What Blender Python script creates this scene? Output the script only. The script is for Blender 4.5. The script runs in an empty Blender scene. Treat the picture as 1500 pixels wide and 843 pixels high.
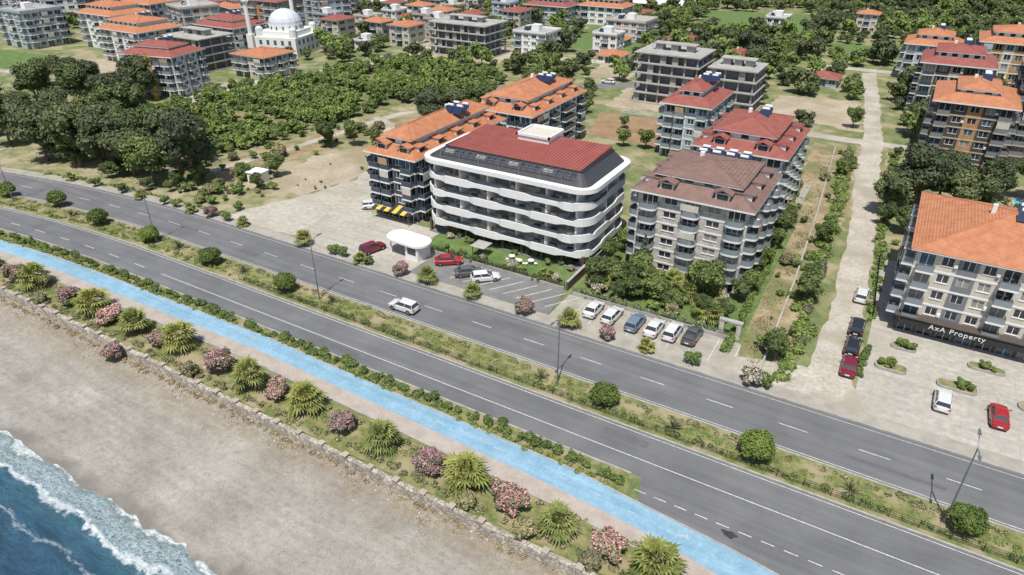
import bpy, math, random
import numpy as np
from mathutils import Vector, Matrix
random.seed(7); rng=np.random.default_rng(7)
scene=bpy.context.scene; COL=scene.collection
rad=math.radians
# ------------------------------------------------------------------ materials
def newmat(name):
    m=bpy.data.materials.new(name); m.use_nodes=True
    nt=m.node_tree; b=nt.nodes['Principled BSDF']; return m,nt,b
def coord(nt,kind='Object'):
    if kind=='World':
        return nt.nodes.new('ShaderNodeNewGeometry').outputs['Position']
    return nt.nodes.new('ShaderNodeTexCoord').outputs['Object']
def stretch(nt,v,s):
    q=nt.nodes.new('ShaderNodeVectorMath'); q.operation='MULTIPLY'; nt.links.new(v,q.inputs[0]); q.inputs[1].default_value=s; return q.outputs[0]
def noise(nt,vec,scale,detail=4,rough=.55):
    n=nt.nodes.new('ShaderNodeTexNoise'); n.inputs['Scale'].default_value=scale
    n.inputs['Detail'].default_value=detail; n.inputs['Roughness'].default_value=rough
    nt.links.new(vec,n.inputs['Vector']); return n.outputs['Fac']
def ramp(nt,fac,stops):
    r=nt.nodes.new('ShaderNodeValToRGB'); e=r.color_ramp.elements
    while len(e)<len(stops): e.new(.5)
    for i,(p,c) in enumerate(stops):
        e[i].position=p; e[i].color=(c[0],c[1],c[2],1) if not isinstance(c,(int,float)) else (c,c,c,1)
    nt.links.new(fac,r.inputs['Fac']); return r.outputs['Color']
def mixc(nt,fac,a,b,mode='MIX'):
    m=nt.nodes.new('ShaderNodeMix'); m.data_type='RGBA'; m.blend_type=mode
    if isinstance(fac,(int,float)): m.inputs[0].default_value=fac
    else: nt.links.new(fac,m.inputs[0])
    for i,s in ((6,a),(7,b)):
        if isinstance(s,tuple): m.inputs[i].default_value=(*s[:3],1)
        else: nt.links.new(s,m.inputs[i])
    return m.outputs[2]
def bump(nt,b,h,strength=.3,dist=.05):
    n=nt.nodes.new('ShaderNodeBump'); n.inputs['Strength'].default_value=strength; n.inputs['Distance'].default_value=dist
    nt.links.new(h,n.inputs['Height']); nt.links.new(n.outputs[0],b.inputs['Normal'])
def nmat(name,c1,c2,scale=1.,rough=.8,c3=None,scale2=8,bmp=.2,kind='Object',amt=.5,spec=.3,metal=0,lo=.35,hi=.65,streak=0):
    m,nt,b=newmat(name); v=coord(nt,kind)
    f=noise(nt,v,scale,5); col=ramp(nt,f,[(lo,c1),(hi,c2)])
    f2=noise(nt,v,scale2,4)
    g=ramp(nt,f2,[(.3,.72),(.7,1.25)]); col=mixc(nt,amt,col,g,'MULTIPLY')
    if c3:
        f3=noise(nt,v,scale*.37,3); col=mixc(nt,ramp(nt,f3,[(.48,0.),(.62,1.)]),col,c3)
    if streak:
        f4=noise(nt,stretch(nt,v,(.025,1.1,1)),1.,3,.6); col=mixc(nt,streak,col,ramp(nt,f4,[(.35,.75),(.65,1.25)]),'MULTIPLY')
        f5=noise(nt,v,.09,2); col=mixc(nt,streak,col,ramp(nt,f5,[(.4,.88),(.6,1.1)]),'MULTIPLY')
    nt.links.new(col,b.inputs['Base Color']); b.inputs['Roughness'].default_value=rough
    b.inputs['Specular IOR Level'].default_value=spec; b.inputs['Metallic'].default_value=metal
    if bmp: bump(nt,b,f2,bmp,.04)
    return m
def flat(name,c,rough=.5,metal=0,spec=.5,var=.12):
    m,nt,b=newmat(name); v=coord(nt)
    f=noise(nt,v,1.3,4); k=ramp(nt,f,[(.3,1-var),(.7,1.)])
    col=mixc(nt,1.,c,k,'MULTIPLY')
    if var>=.12:
        f4=noise(nt,stretch(nt,v,(2.,2.,.25)),1.,4,.6); col=mixc(nt,.5,col,ramp(nt,f4,[(.35,.8),(.6,1.05)]),'MULTIPLY')
    nt.links.new(col,b.inputs['Base Color'])
    b.inputs['Roughness'].default_value=rough; b.inputs['Metallic'].default_value=metal; b.inputs['Specular IOR Level'].default_value=spec
    return m
def leafmat(name,c,c2,trans=0.,var=(.72,1.3)):
    m,nt,b=newmat(name); at=nt.nodes.new('ShaderNodeAttribute'); at.attribute_name='shade'
    oi=nt.nodes.new('ShaderNodeObjectInfo')
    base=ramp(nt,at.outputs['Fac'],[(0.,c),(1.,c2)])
    k=ramp(nt,oi.outputs['Random'],[(0.,(var[0],var[0],var[0]*1.05)),(.5,(1.,.97,.9)),(1.,(var[1]*1.04,var[1]*.97,var[1]*.85))])
    col=mixc(nt,1.,base,k,'MULTIPLY'); nt.links.new(col,b.inputs['Base Color'])
    b.inputs['Roughness'].default_value=.6; b.inputs['Specular IOR Level'].default_value=.3
    if trans:
        tr=nt.nodes.new('ShaderNodeBsdfTranslucent'); nt.links.new(col,tr.inputs[0])
        mx=nt.nodes.new('ShaderNodeMixShader'); mx.inputs[0].default_value=trans
        out=nt.nodes['Material Output']; nt.links.new(b.outputs[0],mx.inputs[1]); nt.links.new(tr.outputs[0],mx.inputs[2]); nt.links.new(mx.outputs[0],out.inputs[0])
    return m
def tilemat(name,c1,c2,freq=3.):
    m,nt,b=newmat(name); v=coord(nt)
    f=noise(nt,v,.9,5); col=ramp(nt,f,[(.3,c1),(.7,c2)])
    f2=noise(nt,v,9,3); col=mixc(nt,.6,col,ramp(nt,f2,[(.3,.7),(.7,1.25)]),'MULTIPLY')
    w=nt.nodes.new('ShaderNodeTexWave'); w.inputs['Scale'].default_value=freq; w.bands_direction='Z'; w.inputs['Distortion'].default_value=.4
    nt.links.new(v,w.inputs['Vector']); col=mixc(nt,.45,col,ramp(nt,w.outputs['Fac'],[(0.,.55),(.5,1.1)]),'MULTIPLY')
    nt.links.new(col,b.inputs['Base Color']); b.inputs['Roughness'].default_value=.75
    bump(nt,b,w.outputs['Fac'],.5,.05); return m
M={}
M['asphalt']=nmat('asphalt',(.132,.133,.136),(.158,.159,.161),.25,.85,None,6,.12,'World',.22,streak=.4)
M['asphalt2']=nmat('asphalt_old',(.15,.15,.148),(.2,.197,.19),.4,.9,None,6,.15,'World',.3,streak=.3)
M['tar']=nmat('tar_patch',(.03,.03,.03),(.06,.06,.06),2.,.8,None,6,.15,'World',.3)
M['repair']=nmat('asphalt_repair',(.11,.11,.113),(.13,.13,.132),.8,.85,None,6,.15,'World',.3)
M['paint']=nmat('road_paint',(.40,.40,.39),(.64,.64,.62),3.,.6,None,9,0,'World',.6)
M['kerb']=nmat('kerb_stone',(.3,.285,.26),(.4,.385,.355),1.,.8,None,5,.2,'World')
M['pave']=nmat('sidewalk_pavers',(.29,.265,.225),(.37,.345,.295),.6,.85,None,7,.2,'World')
M['pinkpave']=nmat('promenade_pavers',(.35,.295,.25),(.42,.37,.325),.6,.85,None,7,.2,'World')
M['blue']=nmat('cycle_path_paint',(.19,.335,.44),(.25,.40,.505),.5,.7,None,3,.05,'World',.4,streak=.35)
M['soil']=nmat('dry_soil',(.33,.275,.195),(.42,.36,.27),.15,.95,(.28,.235,.145),1.5,.3,'World',.7)
M['brown']=nmat('ploughed_soil',(.24,.155,.085),(.31,.215,.125),.3,.95,None,2,.3,'World')
M['sandroad']=nmat('dirt_road',(.365,.33,.27),(.455,.42,.36),.3,.95,(.33,.295,.235),2,.3,'World',.75)
M['plaza']=nmat('yard_paving',(.35,.33,.285),(.42,.395,.345),.12,.9,(.32,.29,.24),1.4,.15,'World',.6,streak=.3)
M['gravel']=nmat('gravel_yard',(.36,.335,.28),(.44,.41,.35),.1,.95,(.31,.275,.21),1.1,.3,'World',.7,streak=.2)
M['grass']=nmat('grass_ground',(.11,.145,.05),(.21,.22,.1),.35,.95,(.31,.27,.165),2.5,.4,'World',.7)
M['scrub']=nmat('scrub_ground',(.15,.165,.07),(.3,.275,.15),.5,.95,(.35,.3,.2),2.5,.5,'World',.8)
M['orchground']=nmat('orchard_ground',(.1,.13,.045),(.2,.2,.09),.5,.95,(.25,.21,.12),2.5,.4,'World',.7)
M['lawn']=nmat('lawn',(.085,.14,.04),(.14,.2,.065),.5,.95,None,4,.4,'World',.6)
M['medgrass']=nmat('verge_grass',(.11,.145,.04),(.235,.225,.095),.8,.95,(.31,.255,.155),3,.5,'World',.8)
M['drygrass']=nmat('dry_grass',(.24,.18,.1),(.36,.29,.18),.35,.95,(.16,.17,.07),2,.5,'World',.8)
M['conc']=nmat('concrete',(.3,.29,.27),(.4,.385,.36),.5,.9,None,5,.2)
M['white']=flat('white_render',(.78,.775,.75),.6,var=.08)
M['cream']=flat('cream_render',(.6,.555,.47),.7)
M['stonecl']=nmat('stone_cladding',(.40,.37,.33),(.60,.56,.50),1.5,.85,None,5,.3,amt=.8)
M['beige']=flat('beige_render',(.5,.44,.35),.7)
M['warm']=flat('warm_wood_cladding',(.42,.29,.17),.6)
M['grey']=flat('grey_render',(.2,.21,.22),.6)
M['navy']=flat('dark_blue_cladding',(.06,.075,.10),.45)
M['mansard']=flat('anthracite_cladding',(.05,.05,.055),.5)
M['bluew']=flat('pale_blue_render',(.40,.48,.54),.6)
M['orangew']=flat('orange_render',(.45,.25,.11),.7)
M['darkbr']=flat('dark_brown_cladding',(.09,.07,.06),.6)
M['dark']=flat('dark_interior',(.03,.032,.035),.8)
M['metal']=flat('grey_metal',(.32,.33,.34),.4,.7)
M['dmetal']=flat('dark_metal',(.03,.035,.035),.5,.3)
M['glassd']=flat('dark_glass',(.03,.04,.05),.08,0,.8,var=.1)
M['glassb']=flat('blue_glass',(.07,.13,.18),.08,0,.8,var=.1)
M['curtain']=flat('curtained_glass',(.3,.29,.27),.25)
M['railg']=flat('balcony_glass',(.24,.28,.30),.15,0,.6,var=.1)
M['raild']=flat('tinted_balcony_glass',(.06,.08,.11),.15,0,.5,var=.1)
M['rtile']=tilemat('orange_roof_tiles',(.38,.14,.065),(.50,.215,.105))
M['rred']=tilemat('red_roof_tiles',(.24,.065,.05),(.32,.105,.08))
M['rbrown']=tilemat('brown_roof_tiles',(.17,.10,.08),(.23,.145,.12))
M['bark']=nmat('bark',(.12,.08,.05),(.2,.14,.09),3,.9,None,12,.5)
M['yellow']=flat('yellow_fabric',(.7,.5,.06),.7)
M['solar']=flat('solar_collector',(.02,.03,.07),.12,0,.8,var=.1)
M['leaf']=leafmat('tree_leaves',(.045,.072,.022),(.155,.20,.062))
M['leafd']=leafmat('dark_tree_leaves',(.042,.06,.026),(.13,.155,.066))
M['leafb']=leafmat('orchard_leaves',(.065,.11,.026),(.20,.27,.075))
M['leafo']=leafmat('oleander_leaves',(.08,.1,.05),(.22,.23,.13))
M['leafp']=leafmat('palm_leaves',(.11,.145,.035),(.34,.37,.12),.2,(.9,1.1))
M['leaft']=leafmat('topiary_leaves',(.05,.09,.018),(.16,.225,.045))
M['pink']=leafmat('pink_flowers',(.46,.18,.25),(.66,.38,.43))
M['magenta']=leafmat('bougainvillea_flowers',(.4,.03,.12),(.55,.05,.2))
M['whitefl']=leafmat('pale_flowers',(.5,.42,.4),(.6,.55,.5))
M['dryleaf']=leafmat('dry_weeds',(.24,.195,.11),(.42,.36,.21))
M['plast']=flat('white_plastic',(.68,.7,.7),.4)
M['pool']=flat('pool_water',(.1,.45,.6),.05,var=.05)
m,nt,b=newmat('red_seam_roof'); v=coord(nt); f=noise(nt,v,.6,4)
nt.links.new(ramp(nt,f,[(.3,(.27,.075,.06)),(.7,(.33,.105,.085))]),b.inputs['Base Color']); b.inputs['Roughness'].default_value=.55; M['seam']=m
m,nt,b=newmat('rubble_stone'); v=coord(nt,'World'); vo=nt.nodes.new('ShaderNodeTexVoronoi'); vo.inputs['Scale'].default_value=2.2
nt.links.new(v,vo.inputs['Vector'])
vd=nt.nodes.new('ShaderNodeTexVoronoi'); vd.feature='DISTANCE_TO_EDGE'; vd.inputs['Scale'].default_value=2.2; nt.links.new(v,vd.inputs['Vector'])
sx=nt.nodes.new('ShaderNodeSeparateColor'); nt.links.new(vo.outputs['Color'],sx.inputs[0])
c=ramp(nt,sx.outputs[0],[(0.,(.27,.235,.19)),(1.,(.5,.45,.38))]); c=mixc(nt,ramp(nt,vd.outputs['Distance'],[(.02,.25),(.08,1.)]),(.1,.09,.075),c)
nt.links.new(c,b.inputs['Base Color']); b.inputs['Roughness'].default_value=.9; bump(nt,b,vd.outputs['Distance'],.6,.1); M['rubble']=m
def math_(nt,op,a,b_=None,c_=None):
    q=nt.nodes.new('ShaderNodeMath'); q.operation=op
    for i,s in enumerate((a,b_,c_)):
        if s is None: continue
        if isinstance(s,(int,float)): q.inputs[i].default_value=s
        else: nt.links.new(s,q.inputs[i])
    return q.outputs[0]
def mrange(nt,val,a,b_,smooth=False):
    r=nt.nodes.new('ShaderNodeMapRange'); r.inputs['From Min'].default_value=a; r.inputs['From Max'].default_value=b_
    if smooth: r.interpolation_type='SMOOTHSTEP'
    nt.links.new(val,r.inputs['Value']); return r.outputs[0]
m,nt,b=newmat('beach_sand'); v=coord(nt,'World'); sp=nt.nodes.new('ShaderNodeSeparateXYZ'); nt.links.new(v,sp.inputs[0])
n1=noise(nt,v,.16,6,.6); c=ramp(nt,n1,[(.3,(.27,.25,.215)),(.5,(.33,.31,.268)),(.72,(.39,.37,.325))])
n2=noise(nt,v,1.3,8,.8); c=mixc(nt,.8,c,ramp(nt,n2,[(.3,.62),(.5,1.),(.7,1.2)]),'MULTIPLY')
n5=noise(nt,v,7,5,.85); c=mixc(nt,.7,c,ramp(nt,n5,[(.34,.5),(.5,1.),(.7,1.1)]),'MULTIPLY')
st=noise(nt,stretch(nt,v,(.05,.9,1)),1.,5,.65); c=mixc(nt,.55,c,ramp(nt,st,[(.35,.75),(.6,1.12)]),'MULTIPLY')
yy=math_(nt,'MULTIPLY_ADD',noise(nt,v,.3,5),7.,sp.outputs['Y'])
pt=ramp(nt,noise(nt,v,1.5,7,.8),[(.42,0.),(.58,1.)])
c=mixc(nt,math_(nt,'MULTIPLY',mrange(nt,yy,33.5,39.),pt),c,(.26,.195,.12))
pt2=ramp(nt,noise(nt,v,.5,7,.8),[(.56,0.),(.66,1.)])
c=mixc(nt,math_(nt,'MULTIPLY',pt2,.6),c,(.235,.2,.15))
c=mixc(nt,mrange(nt,yy,25.8,24.0),c,(.19,.175,.15))
nt.links.new(c,b.inputs['Base Color']); b.inputs['Roughness'].default_value=.92; bump(nt,b,n2,.8,.2); M['beach']=m
m,nt,b=newmat('sea_water'); v=coord(nt,'World'); sp=nt.nodes.new('ShaderNodeSeparateXYZ'); nt.links.new(v,sp.inputs[0])
w1=noise(nt,v,.2,6,.65); yy=math_(nt,'MULTIPLY_ADD',w1,4.5,sp.outputs['Y'])
dep=mrange(nt,yy,14.,23.)
c=ramp(nt,dep,[(0.,(.012,.055,.105)),(.5,(.018,.08,.13)),(.8,(.045,.125,.155)),(1.,(.14,.19,.18))])
c=mixc(nt,.6,c,ramp(nt,noise(nt,stretch(nt,v,(.5,1.4,1)),.9,6,.7),[(.35,.6),(.65,1.5)]),'MULTIPLY')
nn=nt.nodes.new('ShaderNodeTexNoise'); nn.inputs['Scale'].default_value=2.2; nn.inputs['Detail'].default_value=6; nn.inputs['Roughness'].default_value=.7; nt.links.new(v,nn.inputs['Vector'])
dv=nt.nodes.new('ShaderNodeVectorMath'); dv.operation='MULTIPLY_ADD'; nt.links.new(nn.outputs['Color'],dv.inputs[0]); dv.inputs[1].default_value=(1.2,1.2,0); nt.links.new(stretch(nt,v,(.7,1.3,1)),dv.inputs[2])
lace=nt.nodes.new('ShaderNodeTexVoronoi'); lace.feature='DISTANCE_TO_EDGE'; lace.inputs['Scale'].default_value=3.2; nt.links.new(dv.outputs[0],lace.inputs['Vector'])
lc=ramp(nt,lace.outputs['Distance'],[(.0,.85),(.14,0.)])
def band(c0,hw):
    d=math_(nt,'ABSOLUTE',math_(nt,'SUBTRACT',yy,c0)); return mrange(nt,d,hw,hw*.2,True)
nz=ramp(nt,noise(nt,stretch(nt,v,(.5,1.6,1)),3.,8,.85),[(.44,0.),(.56,1.)])
f1=math_(nt,'MULTIPLY',band(21.3,1.6),math_(nt,'MAXIMUM',math_(nt,'MULTIPLY',lc,.7),math_(nt,'MULTIPLY',nz,.35))); f2=math_(nt,'MULTIPLY',band(20.2,.5),math_(nt,'MAXIMUM',nz,.55))
f3=math_(nt,'MULTIPLY',band(22.9,.6),math_(nt,'MAXIMUM',nz,.4)); f4=math_(nt,'MULTIPLY',band(17.0,.3),math_(nt,'MULTIPLY',nz,.35))
ff=math_(nt,'MINIMUM',math_(nt,'MAXIMUM',math_(nt,'MAXIMUM',f1,f2),math_(nt,'MAXIMUM',f3,f4)),1.)
c=mixc(nt,ff,c,(.75,.78,.78)); nt.links.new(c,b.inputs['Base Color'])
nt.links.new(math_(nt,'MULTIPLY_ADD',ff,.6,.12),b.inputs['Roughness'])
bump(nt,b,noise(nt,stretch(nt,v,(.8,1.6,1)),1.5,7,.7),.9,.3); M['sea']=m
# ------------------------------------------------------------------ mesh builder
def mkobj(name,verts,faces,mats,parent=None,midx=None,smooth=False,shade=None):
    me=bpy.data.meshes.new(name); me.from_pydata(verts,[],faces)
    for q in mats: me.materials.append(q)
    if midx is not None: me.polygons.foreach_set('material_index',np.array(midx,dtype=np.int32))
    if smooth: me.polygons.foreach_set('use_smooth',np.ones(len(faces),dtype=bool))
    if shade is not None:
        a=me.attributes.new('shade','FLOAT','FACE'); a.data.foreach_set('value',np.array(shade,dtype=np.float32))
    me.update(); o=bpy.data.objects.new(name,me); COL.objects.link(o)
    if parent: o.parent=parent
    return o
def empty(name,loc=(0,0,0),rot=0):
    e=bpy.data.objects.new(name,None); COL.objects.link(e); e.location=loc; e.rotation_euler=(0,0,rot); e.empty_display_size=.5; return e
class MB:
    def __init__(s): s.p={}
    def _g(s,part,mat): return s.p.setdefault((part,mat),([],[]))
    def hexa(s,part,mat,P):
        V,F=s._g(part,mat); n=len(V); V+= [tuple(p) for p in P]
        F+= [(n,n+3,n+2,n+1),(n+4,n+5,n+6,n+7),(n,n+1,n+5,n+4),(n+1,n+2,n+6,n+5),(n+2,n+3,n+7,n+6),(n+3,n,n+4,n+7)]
    def box(s,part,mat,x0,x1,y0,y1,z0,z1):
        s.hexa(part,mat,[(x0,y0,z0),(x1,y0,z0),(x1,y1,z0),(x0,y1,z0),(x0,y0,z1),(x1,y0,z1),(x1,y1,z1),(x0,y1,z1)])
    def poly(s,part,mat,P):
        V,F=s._g(part,mat); n=len(V); V+=[tuple(p) for p in P]; F.append(tuple(range(n,n+len(P))))
    def prism(s,part,mat,P,z0,z1):
        V,F=s._g(part,mat); n=len(V); k=len(P)
        V+=[(p[0],p[1],z0) for p in P]+[(p[0],p[1],z1) for p in P]
        F.append(tuple(range(n+k-1,n-1,-1))); F.append(tuple(range(n+k,n+2*k)))
        for i in range(k): j=(i+1)%k; F.append((n+i,n+j,n+k+j,n+k+i))
    def cyl(s,part,mat,a,b,r0,r1,n=8):
        a=Vector(a); b=Vector(b); d=(b-a).normalized(); t=Vector((0,0,1)) if abs(d.z)<.9 else Vector((1,0,0))
        u=d.cross(t).normalized(); w=d.cross(u)
        V,F=s._g(part,mat); k=len(V)
        for c,r in ((a,r0),(b,r1)):
            for i in range(n):
                t=2*math.pi*i/n; V.append(tuple(c+u*(r*math.cos(t))+w*(r*math.sin(t))))
        for i in range(n): j=(i+1)%n; F.append((k+i,k+n+i,k+n+j,k+j))
        F.append(tuple(range(k,k+n))); F.append(tuple(range(k+2*n-1,k+n-1,-1)))
    def ring(s,part,mat,P,zb,zt,th,closed=True):
        k=len(P)
        for i in range(k if closed else k-1):
            j=(i+1)%k; a=Vector(P[i][:2]); b_=Vector(P[j][:2]); d=(b_-a)
            if d.length<1e-5: continue
            n=Vector((d.y,-d.x)).normalized()*th
            s.hexa(part,mat,[(a.x,a.y,zb[i]),(b_.x,b_.y,zb[j]),(b_.x-n.x,b_.y-n.y,zb[j]),(a.x-n.x,a.y-n.y,zb[i]),
                             (a.x,a.y,zt[i]),(b_.x,b_.y,zt[j]),(b_.x-n.x,b_.y-n.y,zt[j]),(a.x-n.x,a.y-n.y,zt[i])])
    def done(s,name,loc=(0,0,0),rot=0,scale=1):
        e=empty(name,loc,rot); e.scale=(scale,)*3
        for (part,mat),(V,F) in s.p.items():
            mkobj(part,V,F,[M[mat] if isinstance(mat,str) else mat],e)
        return e
def single(name,mb,loc=(0,0,0),rot=0):
    V=[];F=[];I=[];mats=[]
    for (part,mat),(v,f) in mb.p.items():
        n=len(V); V+=v; F+=[tuple(i+n for i in q) for q in f]
        mm=M[mat] if isinstance(mat,str) else mat
        if mm not in mats: mats.append(mm)
        I+=[mats.index(mm)]*len(f)
    o=mkobj(name,V,F,mats,None,I); o.location=loc; o.rotation_euler=(0,0,rot); return o
def rrect(x0,x1,y0,y1,r,n=7,step=None):
    P=[]
    for cx,cy,a in ((x1-r,y0+r,-90),(x1-r,y1-r,0),(x0+r,y1-r,90),(x0+r,y0+r,180)):
        for i in range(n): t=rad(a+90*i/(n-1)); P.append((cx+r*math.cos(t),cy+r*math.sin(t)))
    if step:
        Q=[]
        for i,p in enumerate(P):
            q=P[(i+1)%len(P)]; d=math.hypot(q[0]-p[0],q[1]-p[1]); k=max(1,int(d/step))
            for j in range(k): Q.append((p[0]+(q[0]-p[0])*j/k,p[1]+(q[1]-p[1])*j/k))
        P=Q
    return P
# ------------------------------------------------------------------ ground
def bend(x):
    d=max(0.,-100-x)
    return -.0018*d*d if d<100 else -18-.36*(d-100)
def xs(x0,x1,st=4.): 
    n=max(1,int(abs(x1-x0)/st)); return [x0+(x1-x0)*i/n for i in range(n+1)]
def fy(a,x):
    if callable(a): return a(x)+bend(x)
    return a+bend(x)
def sheet(name,ya,yb,z,mat,x0=-420,x1=260,st=4.):
    X=xs(x0,x1,st); V=[];F=[]
    for x in X: V+=[(x,fy(ya,x),z),(x,fy(yb,x),z)]
    for i in range(len(X)-1): F.append((2*i,2*i+2,2*i+3,2*i+1))
    return mkobj(name,V,F,[M[mat]])
def raised(name,ya,yb,z0,z1,mat,x0=-420,x1=260):
    X=xs(x0,x1); V=[];F=[]
    for x in X: 
        a,b_=fy(ya,x),fy(yb,x); V+=[(x,a,z0),(x,a,z1),(x,b_,z1),(x,b_,z0)]
    for i in range(len(X)-1):
        k=4*i
        for q in range(3): F.append((k+q,k+4+q,k+5+q,k+1+q))
    F.append((0,1,2,3)); n=len(V); F.append((n-1,n-2,n-3,n-4))
    return mkobj(name,V,F,[M[mat]])
def pl(pts):
    xs_=[p[0] for p in pts]; ys_=[p[1] for p in pts]
    return lambda x: float(np.interp(x,xs_,ys_))
def patch(name,P,z,mat,rough=0.):
    if rough:
        Q=[]
        for i,p in enumerate(P):
            q=P[(i+1)%len(P)]; L=math.hypot(q[0]-p[0],q[1]-p[1]); k=max(1,int(L/1.6))
            for j in range(k):
                t=j/k; n=((q[1]-p[1])/L,-(q[0]-p[0])/L); o=random.uniform(-rough,rough) if j else 0
                Q.append((p[0]+(q[0]-p[0])*t+n[0]*o,p[1]+(q[1]-p[1])*t+n[1]*o))
        P=Q
    return mkobj(name,[(p[0],p[1],z) for p in P],[tuple(range(len(P)))],[M[mat]])
V=[];F=[]
Xg=list(np.linspace(-2500,-500,6))+list(np.linspace(-460,300,40))+list(np.linspace(400,2500,6))
Yg=[36.1,60,120,200,400,700,1200,2000,3500]
for y in Yg:
    for x in Xg:
        z=0. if y<650 else 40*min(1,(y-650)/500)
        V.append((x,y+(bend(x) if y<100 and x>-460 else (-112 if y<100 and x<=-460 else 0)),z*(1+.5*math.sin(x*.004))))
nx=len(Xg)
for j in range(len(Yg)-1):
    for i in range(nx-1): F.append((j*nx+i,j*nx+i+1,(j+1)*nx+i+1,(j+1)*nx+i))
mkobj('ground',V,F,[M['grass']])
V=[];F=[]; X=xs(-500,400,1.); ny=60
ph=rng.random(8)*6
for x in X:
    for j in range(ny+1):
        t=j/ny; y=36.3-t*30
        z=-.75-.035*(36.3-y)-(.0 if y>21 else .06*(21-y)) +.06*math.sin(x*.7+ph[0])*math.sin(y*.9+ph[1])*(1 if y>23 else .3)+.04*math.sin(x*1.9+y*1.3+ph[2])*(1 if y>23 else .3)+.03*rng.normal()*(1 if y>23 else .2)
        V.append((x,y+bend(x),z))
for i in range(len(X)-1):
    for j in range(ny): a=i*(ny+1)+j; F.append((a,a+1,a+ny+2,a+ny+1))
mkobj('beach',V,F,[M['beach']],smooth=True)
V=[];F=[]; X=list(np.linspace(-1500,-130,40))+xs(-129,10,.5)+list(np.linspace(11,1500,40)); Y=list(22.-np.arange(0,26,.4))+list(np.linspace(-6,-1500,25))
for x in X:
    for y in Y:
        q=min(1,max(.15,(21-y)/4))
        z=-1.32+q*(.05*math.sin(y*1.9+x*.25+math.sin(x*.3))+.05*math.sin(x*1.1-y*.7)+.03*math.sin(x*2.7+y*3.1))
        z+=.14*math.exp(-((y-(18.+.7*math.sin(x*.22)+.3*math.sin(x*.61)))/.8)**2)
        z+=.16*math.exp(-((y-(14.4+.7*math.sin(x*.18+1)))/.9)**2)
        V.append((x,y+bend(x),z))
n=len(Y)
for i in range(len(X)-1):
    for j in range(n-1): a=i*n+j; F.append((a,a+1,a+n+1,a+n))
mkobj('sea',V,F,[M['sea']],smooth=True)
sheet('promenade_garden_bed',36.5,41.6,.06,'medgrass')
pathL=pl([(-420,43),(-125,43.3),(-100,43.7),(-64,44.5),(-46,44.),(-30,43.5),(-18.6,43.1),(-10,42.4),(-4.3,41.4),(6,39.5),(30,39.)])
pathU=pl([(-420,45.5),(-125,45.7),(-104,46.2),(-64,47),(-48,46.5),(-31,46.3),(-20,46.1),(-11,45.1),(-4.7,44.6),(0,43.9),(8,42.4),(30,41.9)])
raised('promenade_pavement',lambda x:pathL(x)-1.9,lambda x:pathL(x)-.0,0.,.12,'pinkpave')
raised('cycle_path',pathL,pathU,0.,.125,'blue')
raised('promenade_kerb',lambda x:pathL(x)-2.1,lambda x:pathL(x)-1.9,0.,.16,'kerb')
sheet('hedge_bed',lambda x:pathU(x)+0.,48.6,.05,'medgrass',-420,-14.5)
sheet('coastal_road',lambda x:pathU(x) if x>-14 else 48.7,55.,.02,'asphalt',-420,260,1.)
sheet('coastal_road_inland_carriageway',59.8,68.3,.02,'asphalt')
raised('verge_kerb',48.55,48.75,0.,.15,'kerb',-420,-15)
raised('cycle_path_kerb',pathU,lambda x:pathU(x)+.18,0.,.17,'kerb')
raised('median_kerb',54.9,55.1,0,.15,'kerb'); raised('median_kerb',59.65,59.85,0,.15,'kerb')
sheet('median_verge',55.1,59.65,.1,'medgrass')
raised('sidewalk',68.45,70.4,0.,.14,'pave'); raised('sidewalk_kerb',68.27,68.45,0.,.16,'kerb')
patch('tar_stain',[(-4.6+.7*math.cos(t)*(1+.3*math.sin(3*t)),46.2+.4*math.sin(t)*(1+.25*math.cos(5*t))) for t in np.linspace(0,6.28,19)[:-1]],.03,'tar')
for (x,y,w,l) in ((-42,65.2,7,1.1),(-88,62,4,1.3),(-20,52.8,5,1.0),(-60,49.8,8,.7),(3,62,9,.5)): patch('asphalt_repair',[(x,y),(x+w,y),(x+w,y+l),(x,y+l)],.026,'repair',.04)
def dashes(name,y,x0,x1,L,gap,w=.16,z=.035):
    V=[];F=[]; x=x0
    while x<x1:
        n=len(V); V+=[(x,fy(y,x)-w/2,z),(x+L,fy(y,x+L)-w/2,z),(x+L,fy(y,x+L)+w/2,z),(x,fy(y,x)+w/2,z)]; F.append((n,n+1,n+2,n+3)); x+=L+gap
    mkobj(name,V,F,[M['paint']])
def line(name,y,x0,x1,w=.15): dashes(name,y,x0,x1,4.,0.,w)
line('lane_marking',51.0,-92,200,.11); dashes('lane_marking',51.0,-300,-92,2.5,4.,.12)
line('lane_marking',54.6,-300,200,.09); line('lane_marking',60.25,-300,200,.09); line('lane_marking',67.7,-300,200,.07)
dashes('lane_marking',63.9,-300,200,3.,5.,.11)
dashes('lane_marking',46.9,-14,200,1.2,.8,.1)
dashes('lane_marking',lambda x:(pathL(x)+pathU(x))/2,-420,10,1.0,2.8,.05,.14)
mb=MB()
for x in (-66.5,-30,-100,-8):
    cy=(pathL(x)+pathU(x))/2+.45
    for dx in (-.35,.35):
        P=[(x+dx+.25*math.cos(t),cy+.25*math.sin(t)) for t in np.linspace(0,2*math.pi,13)[:-1]]
        mb.ring('symbol','paint',P,[.13]*12,[.142]*12,.07)
    mb.box('symbol','paint',x-.3,x+.3,cy-.03,cy+.03,.13,.141)
single('cycle_symbol_marking',mb)
patch('scrub_ground',[(-190,72+bend(-190)),(-160,66),(-131,69.5),(-110,70.5),(-99,70.5),(-96,86),(-92,118),(-66,120),(-66,146),(-90,170),(-110,180),(-124,150),(-130,100),(-160,90)],.01,'scrub',1.)
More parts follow.
